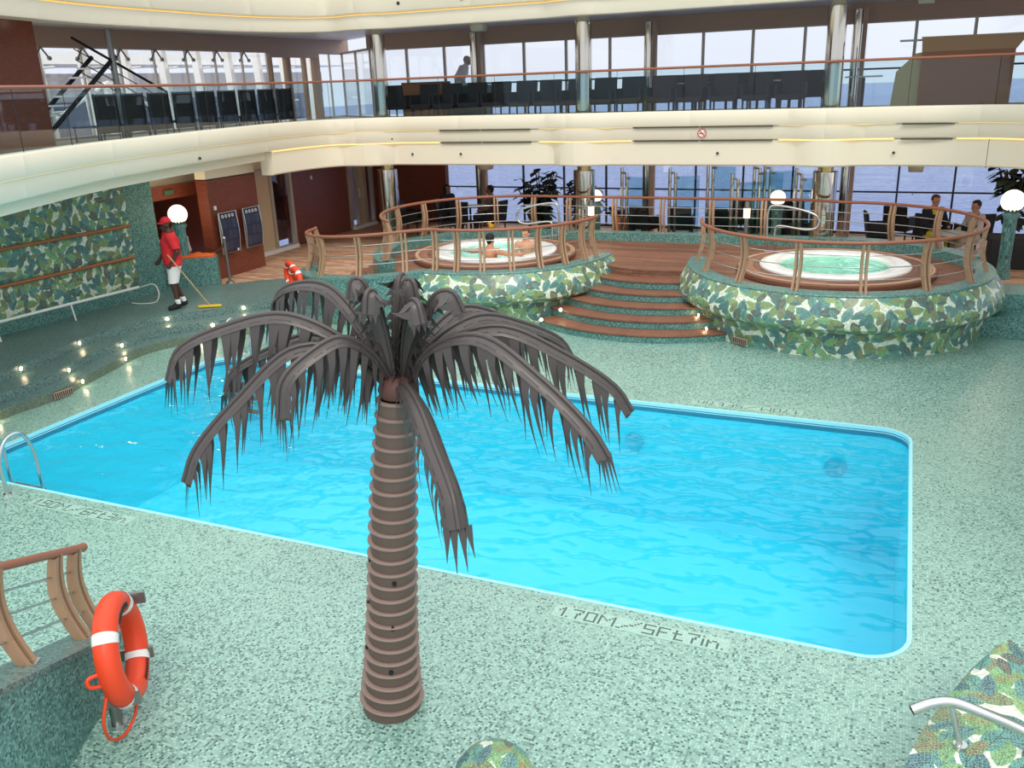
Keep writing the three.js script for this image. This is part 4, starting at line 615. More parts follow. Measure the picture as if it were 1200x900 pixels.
      const g = new THREE.BufferGeometry(); g.setAttribute('position', new THREE.Float32BufferAttribute(P, 3)); g.setAttribute('uv', new THREE.Float32BufferAttribute(new Float32Array(P.length / 3 * 2), 2)); g.setIndex(I); g.computeVertexNormals(); loose.push(g);
    }
    if (split > 0.5) loose.push(...leafs); else leafs.forEach((g) => obj('leaflet', g, mat.palmMetal, F));
  }
  const rel = (a) => crown.clone().add(V(...a));
  const tips = [ // tip relative to the crown, rise of the arch, extra hook
    [[-1.33, 0.22, 0.47], 0.40, 0.20], [[-1.05, -0.33, 0.74], 0.42, 0.20], [[-0.40, 0.16, 0.62], 0.32, 0.22], [[0.82, -0.27, 0.87], 0.12, 0.16], [[1.36, -0.12, 0.15], 0.44, 0.14], [[1.30, -0.08, -0.5], 0.40, 0.16], [[0.72, 0.02, -1.08], 0.34, 0.14], [[0.42, 0.08, -1.1], 0.36, 0.12], [[-1.12, 0.42, -0.33], 0.42, 0.14], [[-1.28, -0.05, 0.05], 0.30, 0.16]];
  tips.forEach(([p, rise, hook], i) => { const d = V(p[0], 0, p[2]), L = d.length(); d.normalize(); const P = (f, y) => rel([d.x * L * f, y, d.z * L * f]); const y1 = p[1];
    frond([P(0.06, 0.0), P(0.22, rise * 0.62 + y1 * 0.1), P(0.48, rise * 0.92 + y1 * 0.35), P(0.76, rise * 0.55 + y1 * 0.72), P(1.0, y1), P(1.07, y1 - hook)], i === 3 ? 0.052 : 0.048, L < 0.9 ? 11 : 14, 0.37, 0.12, 200 + i); });
  [[-0.16, 0.66, 0.06], [-0.02, 0.62, 0.16], [0.12, 0.66, 0.0], [0.2, 0.56, 0.1], [0.3, 0.58, -0.06], [-0.02, 0.64, -0.16]].forEach(([x, y, z], i) => frond([rel([x * 0.15, 0, z * 0.15]), rel([x * 0.4, y * 0.45, z * 0.4]), rel([x * 0.8, y * 0.85, z * 0.8]), rel([x * 1.05, y, z * 1.05]), rel([x * 1.3, y + 0.0, z * 1.3]), rel([x * 1.5, y - 0.12, z * 1.5])], 0.05, 9, 0.11, 0.6, 300 + i));
  obj('leaflets', loose, mat.palmMetal, t).userData.kind = 'stuff';
}
// ------------------------------------------------------------------ near left: curved tiled wall, its railing, life ring
{
  // parapet of the stair coming down towards the pool: its top falls with the stair
  const far = V(-5.445, 0.285, -4.37), dir = V(0.46, 0.46, 0.98), path = [], yN = [];
  for (let k = 0; k <= 24; k++) { const f = k / 24 * 2.6; path.push([far.x + dir.x * f, far.z + dir.z * f]); yN.push(far.y + dir.y * f); }
  const wn = structGroup('wall_near', 'dark green tiled stair parapet on the near left');
  const wall = (o0, o1, y0, y1) => grid(24, 1, (u, v) => { const i = Math.round(u * 24); return [path[i][0], 0, path[i][1]]; });
  const nx = -0.905, nz = 0.425, quad = (fn) => grid(24, 1, (u, v) => fn(Math.round(u * 24), v));
  const P3 = (i, o, y) => [path[i][0] + nx * o, y, path[i][1] + nz * o];
  const face = (o) => quad((i, v) => [...P3(i, o, yN[i] * v), i * 0.117, yN[i] * v]);
  const endQ = (i) => grid(1, 1, (u, v) => [...P3(i, 0.34 * u, yN[i] * v), 0.34 * u, yN[i] * v]);
  obj('tiled_face', [face(0), face(0.34), endQ(0), endQ(24)], mat.teal, wn);
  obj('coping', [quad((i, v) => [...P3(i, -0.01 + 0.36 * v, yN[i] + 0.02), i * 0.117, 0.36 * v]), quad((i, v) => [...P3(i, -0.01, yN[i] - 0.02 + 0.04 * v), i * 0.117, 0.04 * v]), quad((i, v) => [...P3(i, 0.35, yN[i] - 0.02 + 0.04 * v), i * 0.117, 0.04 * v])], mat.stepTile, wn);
  const base = []; for (let k = 0; k <= 24; k++) { const p = P3(k, 0.17, yN[k] + 0.02); base.push(p); }
  railing('short wood-topped railing on the near tiled parapet', base, [1.1, 3.4, 9.7, 15.9, 22.3], 0.74, { side: -1 });
}
const RING = (() => {
  const t = thing('life_ring', 'orange life ring with white bands on the near steel post', 'life ring', [-4.88, 0, -3.74], 2.18);
  const tor = new THREE.Group(); tor.name = 'ring'; tor.position.set(0.0, 0.64, 0.06); tor.rotation.x = -0.1; tor.scale.setScalar(1.25); t.add(tor);
  obj('foam_ring', new THREE.TorusGeometry(0.265, 0.068, 18, 48), mat.ring, tor);
  for (let k = 0; k < 4; k++) { const a = Math.PI / 4 + k * Math.PI / 2, g = new THREE.TorusGeometry(0.265, 0.0705, 16, 6, 0.2); g.rotateZ(a - 0.1); obj('white_band', g, mat.white, tor); }
  const w = 'LIFE BUOY'.length; { const c = document.createElement('canvas'); c.width = 512; c.height = 64; }
  const rope = []; for (let k = 0; k <= 40; k++) { const a = k / 40 * 2 * Math.PI, s = 0.345 + 0.02 * Math.cos(4 * a); rope.push(V(Math.cos(a) * s, Math.sin(a) * s, 0.02)); } obj('grab_line', tube([V(-0.29, -0.1, -0.05), V(-0.33, -0.22, -0.09), V(-0.28, -0.38, -0.11), V(-0.14, -0.47, -0.08), V(-0.04, -0.42, -0.03), V(0.0, -0.3, 0.0)], 0.010, 40, 6), mat.ring, tor);
  obj('rope_loop', tube([V(-0.30, -0.02, -0.05), V(-0.33, 0.01, -0.1), V(-0.32, 0.05, -0.1), V(-0.29, 0.05, -0.05)], 0.012, 20, 6), mat.ring, tor);
  const q = rng(7); for (const [a0, n] of [[Math.PI * 0.62, 12], [-Math.PI * 0.30, 8]]) for (let k = 0; k < n; k++) { const a = a0 - k * 0.075, g = box(0.012, 0.03 + 0.006 * q(), 0.004, 0, 0, 0); g.translate(0, 0.243, 0.0665); g.rotateZ(a - Math.PI / 2); obj('letter_stroke', g, M({ color: C(60, 40, 38), roughness: 0.6 }), tor); }
  return t;
})();
{ const t = thing('life_ring_post', 'steel post with a cradle bracket holding the near life ring', 'post', [-4.94, 0, -3.70], 2.18);
  obj('post', cyl(0.045, 0.045, 0.6, 0, 0, 0, 18), mat.brushed, t); obj('base_plate', cyl(0.075, 0.07, 0.03, 0, 0, 0, 20), mat.steel, t);
  obj('cross_arm', bar(V(0.3, 0.85, 0.02), V(-0.26, 0.40, 0.06), 0.018), mat.brushed, t); for (const [x, y] of [[0.31, 0.86], [-0.27, 0.40], [0.25, 0.42]]) obj('bracket_hook', box(0.03, 0.09, 0.26, x, y, 0.14), mat.brushed, t); }
// ------------------------------------------------------------------ mosaic seats in the foreground
{
  const t = thing('mosaic_lounger', 'leaf mosaic lounger with a steel grab rail beside the pool corner', 'lounger', [0, 0, 0]);
  const lerpT = (t, z) => { for (let k = 0; k < t.length - 1; k++) if (z <= t[k + 1][0]) { const f = (z - t[k][0]) / (t[k + 1][0] - t[k][0]); return t[k][1] + (t[k + 1][1] - t[k][1]) * f; } return t[t.length - 1][1]; };
  const edgeL = [[-6.14, 1.0], [-6.08, 0.91], [-5.81, 0.76], [-5.45, 0.6], [-5.19, 0.48], [-4.87, 0.37], [-4.2, 0.28]], edgeR = [[-6.14, 1.02], [-6.08, 1.1], [-5.81, 1.28], [-5.45, 1.45], [-5.1, 1.56], [-4.2, 1.7]];
  const g = grid(30, 24, (u, v) => { const z = -6.14 + 1.94 * v, xl = lerpT(edgeL, z), xr = lerpT(edgeR, z), x = xl + (xr - xl) * u, y = 0.60 - 0.28 * v * v - 0.07 * Math.pow(Math.abs(u - 0.5) * 2, 4); return [x, y, z, x, z]; });
  obj('mosaic_top', g, mat.leaf, t);
  const rimP = []; for (let k = 0; k <= 24; k++) { const p = g.attributes.position, i = k * 31; rimP.unshift([p.getX(i), p.getZ(i), p.getY(i)]); } for (let k = 1; k <= 24; k++) { const p = g.attributes.position, i = k * 31 + 30; rimP.push([p.getX(i), p.getZ(i), p.getY(i)]); }
  obj('tiled_side', grid(rimP.length - 1, 4, (u, v) => { const r = rimP[Math.round(u * (rimP.length - 1))]; return [r[0] + (r[0] - 1.03) * 0.04 * v, r[2] * (1 - v), r[1], u * 4, v * 0.5]; }), mat.leaf, t);
  const r = thing('grab_rail', 'curved steel grab rail over the leaf mosaic lounger', 'grab rail');
  obj('rail_tube', tube([V(0.37, 0.72, -4.95), V(0.47, 0.76, -5.0), V(0.58, 0.78, -5.03), V(0.74, 0.77, -5.01), V(0.97, 0.72, -4.99), V(1.3, 0.6, -4.9), V(1.45, 0.45, -4.85)], 0.032, 50, 10), mat.steel, r); obj('support', bar(V(0.58, 0.77, -5.03), V(0.66, 0.5, -5.0), 0.018), mat.steel, r); obj('foot', cyl(0.04, 0.04, 0.03, 0.66, 0.49, -5.0), mat.steel, r);
  const d = thing('mosaic_stool', 'rounded leaf mosaic seat behind the palm trunk base', 'stool', [-1.97, 0, -3.93]);
  obj('seat', (() => { const l = lathe([[0.001, 0.5], [0.1, 0.49], [0.18, 0.455], [0.235, 0.39], [0.25, 0.3], [0.23, 0.18], [0.25, 0.0]], 40); const u = l.attributes.uv, p = l.attributes.position; for (let i = 0; i < p.count; i++) { u.setXY(i, p.getX(i) * 1.2 + 0.9, p.getZ(i) * 1.2 + p.getY(i) * 0.7 + 0.35); } return l; })(), mat.leaf, d);
}
// ------------------------------------------------------------------ pool ladders
function ladder(p, turn, label) {
  const t = thing('pool_ladder', label, 'ladder', p, turn);
  for (const s of [-0.28, 0.28]) obj('grab_bar', tube([V(s, 0, 0.28), V(s, 0.45, 0.27), V(s, 0.66, 0.14), V(s, 0.66, -0.04), V(s, 0.42, -0.16), V(s, 0.0, -0.18), V(s, -0.9, -0.18)], 0.024, 60, 10), mat.steel, t);
  for (const s of [-0.28, 0.28]) obj('flange', cyl(0.05, 0.045, 0.02, s, 0, 0.28), mat.steel, t);
  for (let k = 0; k < 4; k++) obj('rung', rbox(0.54, 0.04, 0.11, 0.01, 0, -0.16 - k * 0.25, -0.18), mat.teak, t);
}
ladder([-9.62, 0, -6.5], 0, 'steel pool ladder with teak treads beside the 1.90M marking'); ladder([-10.22, 0, -11.6], Math.PI, 'steel pool ladder at the far left pool corner');
// air vents in the tile
{ const v = (x, y, z, a, label) => { const t = thing('vent_grille', label, 'vent', [x, y, z], a); obj('frame', box(0.3, 0.1, 0.02, 0, 0, 0), mat.brownPaint, t); for (let k = 0; k < 9; k++) obj('slat', box(0.018, 0.085, 0.026, -0.13 + k * 0.033, 0, 0), mat.black, t); };
  v(-11.63, 0.08, -9.0, 1.45, 'brown vent grille in the lowest wavy step'); v(-2.27, 0.1, -14.74, -0.55, 'brown vent grille at the foot of the right spa wall'); }
// ------------------------------------------------------------------ lamps
function globeLamp(p, r, h, label, post) {
  const t = thing('globe_lamp', label, 'lamp', p);
  const s = new THREE.SphereGeometry(r, 28, 20); s.translate(0, h, 0); obj('globe', s, M({ color: C(255, 252, 244), emissive: C(255, 240, 212), emissiveIntensity: 2.2, roughness: 0.4 }), t);
  obj('stand', lathe([[0.15, 0], [0.14, 0.05], [0.11, 0.3], [0.12, h - r - 0.12], [0.16, h - r - 0.04], [0.1, h - r + 0.02]], 24), post ?? mat.teal, t);
  obj('crown_rim', (() => { const l = []; for (let k = 0; k < 12; k++) { const a = k / 12 * 2 * Math.PI, c = new THREE.ConeGeometry(0.035, 0.09, 5); c.translate(Math.sin(a) * r * 0.62, h - r * 0.72, Math.cos(a) * r * 0.62); l.push(c); } return l; })(), mat.leafGreen, t);
  const L = new THREE.PointLight(C(255, 226, 186), 2.2, 0); L.position.set(0, h, 0); L.castShadow = true; L.shadow.radius = r / 0.02; t.add(L);
}
globeLamp([-6.75, PR, -20.55], 0.155, 1.3, 'glowing globe lamp behind the railing near the left spa');
globeLamp([-2.52, PR, -20.75], 0.17, 1.3, 'glowing globe lamp behind the railing near the right spa');
globeLamp([1.98, PR, -19.3], 0.21, 1.5, 'glowing globe lamp in front of the large potted plant');
globeLamp([-14.1, PR, -14.5], 0.2, 1.55, 'glowing globe lamp behind the man in red');
function bollard(p, label) { const t = thing('bollard_light', label, 'light', p); obj('post', cyl(0.045, 0.045, 0.62, 0, 0, 0), mat.brushed, t); obj('diffuser', cyl(0.07, 0.07, 0.2, 0, 0.62, 0, 20), M({ color: C(255, 250, 235), emissive: C(255, 232, 190), emissiveIntensity: 1.8, roughness: 0.5 }), t); obj('cap', cyl(0.06, 0.05, 0.14, 0, 0.82, 0), mat.brushed, t); const l = new THREE.PointLight(C(255, 226, 180), 0.5, 0); l.position.set(0, 0.72, 0); l.castShadow = true; l.shadow.radius = 4; t.add(l); }
bollard([-2.95, PL, -19.2], 'lit bollard beside the right spa grab rail'); bollard([-6.35, PL, -19.0], 'lit bollard beside the left spa grab rail');
function spaRail(x, z, turn, label) { const t = thing('spa_handrail', label, 'handrail', [x, PL, z], turn); obj('tube_frame', [tube([V(0, 0, 0), V(0, 0.85, 0), V(0.06, 0.93, 0), V(0.9, 0.78, 0), V(1.0, 0.66, 0), V(0.96, 0.52, 0), V(0.8, 0.47, 0), V(0.18, 0.52, 0), V(0.15, 0.45, 0), V(0.15, 0, 0)], 0.024, 90, 10)], mat.steel, t); for (const x of [0, 0.15]) obj('flange', cyl(0.045, 0.04, 0.02, x, 0, 0), mat.steel, t); }
spaRail(-2.45, -18.8, 0, 'bent steel handrail at the right spa'); spaRail(-6.95, -18.5, Math.PI, 'bent steel handrail at the left spa');
// ------------------------------------------------------------------ furniture
const SEATS = (() => {
  const t = thing('wicker_armchair', '', 'armchair');
  obj('seat', rbox(0.56, 0.12, 0.54, 0.03, 0, 0.38, 0), mat.wicker, t); obj('backrest', (() => { const g = rbox(0.56, 0.52, 0.06, 0.025, 0, 0.26, 0); g.rotateX(-0.16); g.translate(0, 0.4, -0.25); return g; })(), mat.wicker, t);
  for (const s of [-1, 1]) { obj('armrest', rbox(0.06, 0.28, 0.52, 0.02, s * 0.28, 0.52, 0.0), mat.wicker, t); for (const f of [-1, 1]) obj('leg', cyl(0.018, 0.022, 0.33, s * 0.25, 0, f * 0.23, 8), mat.darkSteel, t); }
  return t;
})();
let firstChair = true;
function chair(p, turn, label, group) { let c; if (firstChair) { c = SEATS; firstChair = false; c.position.set(...p); c.rotation.y = turn; c.userData.label = label; } else c = copyOf(SEATS, p, turn, label); if (group) c.userData.group = group; else delete c.userData.group; return c; }
// gallery: chairs with their backs to the pool
for (let k = 0; k < 9; k++) chair([-13.0 + 0.9 + k * 0.68, 3.53, -20.75 - (k % 2) * 0.06], Math.PI + rr(-0.1, 0.1), ORD[k] + ' black armchair at the guard from the glass-door column towards the middle column', 'gallery armchairs in a row');
for (let k = 0; k < 6; k++) chair([-6.0 + k * 0.72, 3.53, -20.85], Math.PI + rr(-0.15, 0.15), ORD[k] + ' black armchair at the guard past the middle column, towards the booth', 'gallery armchairs between the columns');
for (let k = 0; k < 5; k++) chair([-5.1 + k * 0.74, 3.53, -22.6], rr(-0.2, 0.2), ORD[k] + ' black armchair of the inner gallery row facing the pool, counted towards the booth', 'gallery armchairs facing the pool');
function table(p, r, h, label, group, square) { const t = thing('cafe_table', label, 'table', p, 0, group); obj('top', square ? rbox(r * 2, 0.03, r * 2, 0.01, 0, h, 0) : cyl(r, r, 0.03, 0, h - 0.015, 0, 28), mat.grey, t); obj('stem', cyl(0.03, 0.03, h - 0.02, 0, 0, 0, 12), mat.darkSteel, t); obj('foot', cyl(0.22, 0.05, 0.03, 0, 0, 0, 20), mat.darkSteel, t); return t; }
table([-2.75, 3.53, -21.6], 0.36, 0.72, 'grey round café table among the gallery armchairs', undefined); table([-4.7, 3.53, -21.6], 0.36, 0.72, 'round café table behind the middle gallery chairs', undefined); table([-0.95, 3.53, -21.0], 0.36, 0.74, 'dark square café table beside the right gallery column', undefined, true);
// left gallery loungers standing folded in a row
{ const proto = thing('folded_lounger', 'tall black mesh lounger back in the row by the left glazing', 'lounger', [0, 0, 0], 0, 'black loungers along the left glazing');
  obj('back_sling', rbox(0.6, 0.78, 0.04, 0.015, 0, 0.55, 0), mat.black, proto); obj('seat_sling', (() => { const g = rbox(0.6, 0.04, 0.7, 0.015, 0, 0.3, 0.34); return g; })(), mat.black, proto); for (const s of [-0.29, 0.29]) obj('side_frame', [bar(V(s, 0, -0.05), V(s, 0.95, -0.02), 0.018), bar(V(s, 0.3, 0), V(s, 0.3, 0.7), 0.018), bar(V(s, 0, 0.66), V(s, 0.3, 0.66), 0.018)], mat.darkSteel, proto);
  for (let k = 0; k < 9; k++) { const o = k ? copyOf(proto, [0, 0, 0]) : proto; o.position.set(-15.3 + 0.02 * k, 3.53, -14.2 - k * 0.72); o.rotation.y = -Math.PI / 2; o.userData.label = ORD[k] + ' black lounger back from the steel stair towards the upper glass door'; } }
{ const t = thing('bar_cabinet', 'orange wooden cabinet standing by the upper windows', 'cabinet', [-12.65, 3.53, -23.2]); obj('body', rbox(1.35, 0.98, 0.45, 0.015, 0, 0.49, 0), M({ color: C(172, 108, 62), roughness: 0.5 }), t); for (const s of [-0.34, 0.34]) obj('door', rbox(0.64, 0.9, 0.02, 0.008, s, 0.49, 0.235), M({ color: C(180, 116, 68), roughness: 0.45 }), t);
  const c = thing('green_counter', 'dark green counter beside the orange cabinet', 'counter', [-11.2, 3.53, -22.9]); obj('body', rbox(1.25, 0.82, 0.5, 0.02, 0, 0.41, 0), M({ color: C(44, 86, 84), roughness: 0.5 }), c); obj('top', rbox(1.35, 0.04, 0.6, 0.01, 0, 0.84, 0), M({ color: C(96, 140, 136), roughness: 0.3 }), c); }
{ const t = thing('draped_booth', 'large brown booth with a flared top on the right gallery', 'booth', [0.98, 3.53, -21.6]);
  obj('body', planUV(box(1.7, 1.12, 0.9, 0, 0.62, 0)), M({ color: C(156, 106, 80), roughness: 0.6 }), t); obj('plinth', box(1.5, 0.12, 0.8, 0, 0.06, 0), mat.black, t); obj('flared_top', (() => { const g = grid(4, 3, (u, v) => [(-0.86 - 0.02 * v) + (1.72 + 0.2 * v) * u, 1.18 + 0.28 * v, 0.46 + 0.14 * v]); const b = grid(4, 3, (u, v) => [(-0.86 - 0.02 * v) + (1.72 + 0.2 * v) * u, 1.18 + 0.28 * v, 0.42 + 0.14 * v]); return [g, b, box(1.9, 0.03, 0.2, 0.06, 1.455, 0.53)]; })(), M({ color: C(186, 150, 116), roughness: 0.6 }), t); obj('top_shelf', box(0.6, 0.03, 0.5, -1.0, 1.42, 0.2), mat.grey, t);
  obj('canvas_side', (() => { const s = new THREE.Shape([[0, 0], [-0.5, 0.02], [-0.44, 0.74], [-0.1, 1.08], [0, 1.1]].map(([a, b]) => new THREE.Vector2(a, b))); const g = new THREE.ExtrudeGeometry(s, { depth: 0.5, bevelEnabled: true, bevelSize: 0.02, bevelThickness: 0.02, bevelSegments: 2 }); g.translate(-0.86, 0.06, -0.2); return g; })(), M({ color: C(206, 190, 146), roughness: 0.85 }), t); }
// promenade chairs and tables
for (const [k, [x, z, a]] of [[-11.78, -22.4, 1.2], [-10.32, -22.3, -1.3], [-11.1, -21.5, 3.1], [-12.6, -21.8, 1.4]].entries()) chair([x, PR, z], a, ['black wicker armchair under the long-haired woman in black', 'black wicker armchair under the man in grey', 'empty black wicker armchair at the seated couple, its back to the spas', 'empty black wicker armchair beside the wood wall, behind the long-haired woman'][k]);
table([-11.05, PR, -22.4], 0.3, 0.72, 'square table between the seated couple', undefined, true);
for (const [k, [x, z, a]] of [[-5.9, -22.0, 0.3], [-5.0, -22.1, -0.1], [-4.0, -22.1, 0.2], [-3.0, -22.2, -0.3], [-2.4, -23.2, 2.9], [-3.7, -23.2, 3.1]].entries()) chair([x, PR, z], a, ['black armchair behind the low orange panel', 'black armchair with an orange cushion behind the slim column', 'black armchair with an orange cushion behind the glass screens', 'black armchair without a cushion between the screens and the right globe lamp', 'black armchair backed against the sea window nearer the right spa', 'black armchair backed against the sea window behind the glass screens'][k]);
for (const [k, [x, z, a]] of [[-2.2, -21.6, 1.2], [-0.35, -21.7, 1.4], [0.05, -22.9, 0.4], [0.75, -21.75, 0.5], [1.55, -21.9, -0.5]].entries()) chair([x, PR, z], a, ['black wicker armchair close behind the thick chrome column at the right spa', 'empty black wicker armchair turned sideways to the woman in yellow', 'empty black wicker armchair against the sea window behind the woman in yellow', 'black wicker armchair under the woman in yellow', 'black wicker armchair under the person in white'][k]);
table([1.05, PR, -20.9], 0.36, 0.6, 'low table in front of the woman in yellow', undefined);
{ const c = (x, z, label) => { const t = thing('orange_cushion', label, 'cushion', [x, PR + 0.44, z]); obj('pad', rbox(0.44, 0.36, 0.1, 0.04, 0, 0.18, 0), M({ color: C(196, 74, 44), roughness: 0.85 }), t); }; c(-5.0, -22.1, 'orange cushion on an armchair behind the slim column'); c(-4.0, -22.1, 'orange cushion on an armchair behind the glass screens'); }
{ const t = thing('orange_screen', 'low orange panel beside the left globe lamp', 'panel', [-6.2, PR, -21.0]); obj('panel', rbox(0.34, 0.75, 0.04, 0.01, 0, 0.375, 0), M({ color: C(206, 92, 50), roughness: 0.6 }), t); obj('panel_frame', [box(0.03, 0.8, 0.05, -0.17, 0.4, 0), box(0.03, 0.8, 0.05, 0.17, 0.4, 0)], mat.darkSteel, t); }
// glass screens on chrome posts
for (const [k, x] of [-6.15, -5.05, -4.2, -3.55, -3.1, -2.9, -2.15].entries()) {
  const t = thing('glass_screen', ORD[k] + ' twin-post glass wind screen counted from the left globe lamp to the right one', 'screen', [x, PR, -20.75 - (k % 3) * 0.25], 0.3 * (k % 2 ? 1 : -1), 'glass wind screens');
  const h = 1.95 + 0.1 * (k % 3) - 0.12 * (k % 2); for (const [dx, dh] of [[0, 0], [0.13, -0.12]]) { obj('post', cyl(0.04, 0.04, h + dh, dx, 0, 0, 14), mat.chrome, t); obj('clamp', box(0.09, 0.05, 0.06, dx + 0.05, h + dh - 0.12, 0.03), mat.brushed, t); }
  obj('glass_pane', box(0.55, h - 0.35, 0.01, 0.42, (h - 0.35) / 2 + 0.15, 0), mat.glassTint, t);
}
// wall-mounted speakers under the ceilings
for (const [x, y, z, label] of [[-9.95, 2.42, -21.2, 'cream speaker box hanging under the promenade ceiling near the couple'], [0.25, 2.42, -21.2, 'cream speaker box hanging under the promenade ceiling near the woman in yellow'], [-9.6, 5.72, -20.4, 'cream speaker box under the upper ceiling above the bar cabinet'], [0.1, 5.72, -20.4, 'cream speaker box under the upper ceiling above the booth']]) { const t = thing('speaker_box', label, 'speaker', [x, y, z]); obj('housing', (() => { const g = lathe([[0.001, -0.12], [0.2, -0.12], [0.26, 0.12], [0.001, 0.12]], 4); g.rotateY(Math.PI / 4); return g; })(), M({ color: C(214, 206, 186), roughness: 0.6 }), t); obj('grille', box(0.26, 0.005, 0.26, 0, -0.122, 0), mat.grey, t); obj('bracket', cyl(0.03, 0.03, (y < 3 ? 2.94 : 5.89) - y - 0.1, 0, 0.1, 0, 10), mat.grey, t); }
for (const [k, [x, z]] of [[-14.9, -11.2], [-15.2, -13.0], [-14.4, -20.3], [-10.6, -20.0], [-3.2, -21.6]].entries()) { const t = thing('ceiling_spot', ORD[k] + ' tiny lit downlight in the upper ceiling, counted from the panelled wall', 'light', [x, 5.875, z], 0, 'tiny downlights in the upper ceiling'); obj('lens', cyl(0.03, 0.03, 0.01, 0, 0, 0, 12), M({ color: C(255, 250, 240), emissive: C(255, 244, 225), emissiveIntensity: 5, roughness: 0.5 }), t); obj('trim_ring', cyl(0.05, 0.05, 0.006, 0, 0.004, 0, 16), mat.white, t); const l = new THREE.PointLight(C(255, 238, 210), 0.08, 0); l.position.y = -0.04; l.castShadow = true; t.add(l); }
// ------------------------------------------------------------------ posters, barrier, towel, life rings, sundries
for (const [k, z] of [-15.55, -16.35].entries()) {
  const t = thing('poster_stand', k ? 'curved dark blue notice board nearer the glass doors' : 'curved dark blue notice board nearer the dark doorway', 'notice board', [-13.72, PR + 0.55, z], Math.PI / 2);
  const c = document.createElement('canvas'); c.width = 256; c.height = 420; const x = c.getContext('2d'); x.fillStyle = '#22283c'; x.fillRect(0, 0, 256, 420); x.fillStyle = '#e8e8ea'; for (let i = 0; i < 4; i++) { x.beginPath(); x.arc(46 + i * 54, 34, 18, 0, 7); x.fill(); } x.fillStyle = '#22283c'; for (let i = 0; i < 4; i++) { x.beginPath(); x.arc(46 + i * 54, 34, 9, 0, 7); x.fill(); }
  for (let j = 0; j < 3; j++) for (let i = 0; i < 3; i++) { x.fillStyle = ['#343c56', '#2c3450', '#3a4058'][(i + j) % 3]; x.fillRect(16 + i * 78, 70 + j * 112, 66, 96); }
  const tx = new THREE.CanvasTexture(c); tx.colorSpace = THREE.SRGBColorSpace;
  obj('poster', grid(6, 10, (u, v) => [(u - 0.5) * 0.52, 0.02 + 0.88 * v, 0.03 + 0.04 * Math.sin(v * Math.PI)]), M({ map: tx, roughness: 0.35 }), t); obj('backing', box(0.54, 0.9, 0.02, 0, 0.46, 0.01), mat.grey, t); for (const s of [-0.28, 0.28]) obj('side_frame', tube([V(s, 0, 0.03), V(s, 0.45, 0.075), V(s, 0.92, 0.03)], 0.014, 16), mat.steel, t); if (!k) obj('sticker', box(0.05, 0.05, 0.004, 0.2, 0.05, 0.045), mat.white, t);
}
{ const t = thing('rope_barrier', 'steel stanchion with a sagging brown rope beside the dark doorway', 'barrier', [-13.38, PR, -15.0]); obj('stanchion', cyl(0.03, 0.026, 0.95, 0, 0, 0, 14), mat.brushed, t); obj('knob', (() => { const s = new THREE.SphereGeometry(0.04, 14, 10); s.translate(0, 0.98, 0); return s; })(), mat.steel, t); obj('foot', cyl(0.1, 0.07, 0.03, 0, 0, 0, 20), mat.brushed, t); obj('rope', tube([V(0, 0.92, 0), V(-0.14, 0.76, -0.05), V(-0.32, 0.66, -0.1), V(-0.5, 0.62, -0.12)], 0.02, 20), M({ color: C(110, 84, 66), roughness: 0.9 }), t); }
struct('tiled_block', planUV(box(1.15, 0.62, 0.36, 0, 0, 0)).translate(0, 0, 0), mat.teal, 'low green tiled block behind the man in red').position.set(-14.0, PR + 0.31, -14.55); scene.children[scene.children.length - 1].rotation.y = 0.62;
{ const g = grid(24, 10, (u, v) => { const e = Math.sin(u * Math.PI) * Math.sin(v * Math.PI); return [(u - 0.5) * 0.85, 0.03 + 0.05 * e + 0.03 * e * noiseA(u * 5, v * 3), (v - 0.5) * 0.34]; }), b = grid(1, 1, (u, v) => [(u - 0.5) * 0.85, 0.0, (v - 0.5) * 0.34]); const m = obj('orange_towel', [g, b, box(0.84, 0.03, 0.33, 0, 0.015, 0)], mat.orange); m.position.set(-13.92, PR + 0.62, -14.62); m.rotation.y = 0.62; tag(m, 'crumpled orange towel lying on the low tiled block', 'towel'); }
for (const [k, [x, z]] of [[-11.42, -14.78], [-10.92, -14.28]].entries()) { const t = thing('life_ring', k ? 'orange life ring hung on the tiled wall nearer the left spa' : 'orange life ring hung at the left end of the tiled wall', 'life ring', [x, PR + 0.02, z], -0.55); const q = new THREE.TorusGeometry(0.24, 0.06, 14, 36); q.translate(0, 0.32, 0.1); obj('foam_ring', q, mat.ring, t); for (let j = 0; j < 4; j++) { const g = new THREE.TorusGeometry(0.24, 0.0625, 12, 5, 0.22); g.rotateZ(j * Math.PI / 2 + 0.7); g.translate(0, 0.32, 0.1); obj('white_band', g, mat.white, t); } }
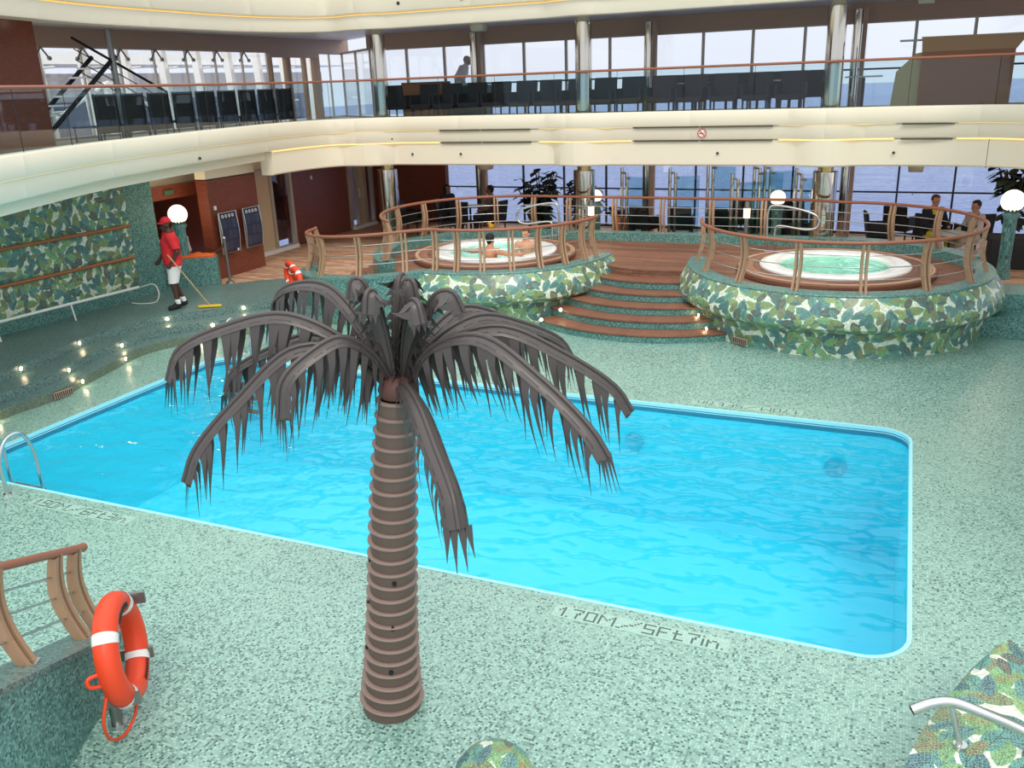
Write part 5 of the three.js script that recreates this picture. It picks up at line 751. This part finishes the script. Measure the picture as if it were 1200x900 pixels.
{ const m = thing('dark_sandals', 'pair of dark sandals lying on the teak by the left spa', 'sandals', [-6.15, PL, -16.55], 0.5); for (const s of [-0.07, 0.07]) { obj('sole', rbox(0.1, 0.025, 0.27, 0.012, s, 0.0125, 0), mat.black, m); obj('strap', tube([V(s - 0.045, 0.02, 0.05), V(s, 0.06, 0.04), V(s + 0.045, 0.02, 0.05)], 0.01, 12), mat.black, m); }
  const p = thing('pink_sandals', 'pair of pink sandals by the railing post in front of the bathers', 'sandals', [-6.95, PL, -15.15], 0.9); for (const s of [-0.07, 0.07]) { obj('sole', rbox(0.09, 0.025, 0.25, 0.012, s, 0.0125, 0), M({ color: C(206, 120, 110), roughness: 0.7 }), p); obj('strap', tube([V(s - 0.04, 0.02, 0.05), V(s, 0.06, 0.04), V(s + 0.04, 0.02, 0.05)], 0.012, 12), M({ color: C(222, 150, 140), roughness: 0.7 }), p); }
  const y = thing('yellow_toy', 'small yellow bath toy on the mosaic wall behind the bathers', 'toy', [-9.0, 1.08, -19.35]); obj('toy_body', bodyMesh([[0, 0.06, 0, 0.06, 0.05, 0.06, 0, 0.055], [-0.04, 0.13, 0, 0.045, -0.03, 0.14, 0, 0.04], [-0.08, 0.13, 0, 0.015, -0.1, 0.13, 0, 0.01]], 0.02, 0.012), M({ color: C(240, 172, 40), roughness: 0.5 }), y); }
// ------------------------------------------------------------------ plants
function shrub(p, h, spread, stems, label, seed, pot) {
  const t = thing('potted_plant', label, 'plant', p), q = rng(seed), y0 = pot ? 0.62 : 0.1;
  if (pot) { obj('planter', rbox(0.75, 0.62, 0.75, 0.03, 0, 0.31, 0), mat.wicker, t); obj('soil', box(0.68, 0.02, 0.68, 0, 0.615, 0), mat.soil, t); } else { obj('planter', lathe([[0.22, 0], [0.28, 0.28], [0.26, 0.3], [0.2, 0.26], [0.001, 0.26]], 24), mat.wicker, t); }
  for (let s = 0; s < stems; s++) {
    const a = s / stems * 6.283 + q() * 0.8, r = spread * (0.35 + 0.65 * q()) * (s ? 1 : 0.15), H2 = h * (0.65 + 0.35 * q()), pts = [V(0, y0, 0), V(Math.sin(a) * r * 0.35, y0 + H2 * 0.5, Math.cos(a) * r * 0.35), V(Math.sin(a) * r, y0 + H2, Math.cos(a) * r)], cv = new THREE.CatmullRomCurve3(pts);
    const st = obj('stem', new THREE.TubeGeometry(cv, 10, 0.014, 5), mat.soil, t);
    for (let k = 0; k < 13; k++) { const u = 0.22 + 0.78 * k / 12, c = cv.getPoint(u), b = k * 2.4 + q(), L = 0.24 + 0.12 * q(), w = L * 0.33, d = V(Math.sin(b), 0.25 - 0.5 * q(), Math.cos(b)).normalize(), sd = d.clone().cross(V(0, 1, 0)).normalize(), P = [], I = [];
      for (let j = 0; j <= 4; j++) { const v = j / 4, ww = w * Math.sin(Math.PI * (0.08 + 0.92 * v)) , cc = c.clone().addScaledVector(d, L * v).add(V(0, -0.12 * v * v * L * 3, 0)); for (const e of [-1, 1]) P.push(cc.x + sd.x * ww * e, cc.y + 0.012 * Math.abs(e) , cc.z + sd.z * ww * e); }
      for (let j = 0; j < 4; j++) { const e = j * 2; I.push(e, e + 1, e + 2, e + 1, e + 3, e + 2); }
      const g = new THREE.BufferGeometry(); g.setAttribute('position', new THREE.Float32BufferAttribute(P, 3)); g.setAttribute('uv', new THREE.Float32BufferAttribute(new Float32Array(P.length / 3 * 2), 2)); g.setIndex(I); g.computeVertexNormals(); obj('leaf', g, mat.leafGreen, st); }
  }
}
shrub([-8.6, PR, -21.6], 1.7, 0.7, 19, 'tall leafy bush behind the left spa nearer the couple', 401); shrub([-7.5, PR, -21.9], 1.45, 0.7, 19, 'leafy bush behind the left spa nearer the chrome column', 402);
shrub([-6.6, PR, -22.4], 0.75, 0.45, 10, 'low spiky plant at the foot of the leafy bushes', 403);
shrub([2.15, PR, -20.6], 1.7, 0.65, 19, 'large leafy plant in a black square planter beside the globe lamp', 404, true);

renderer.render(scene, camera);
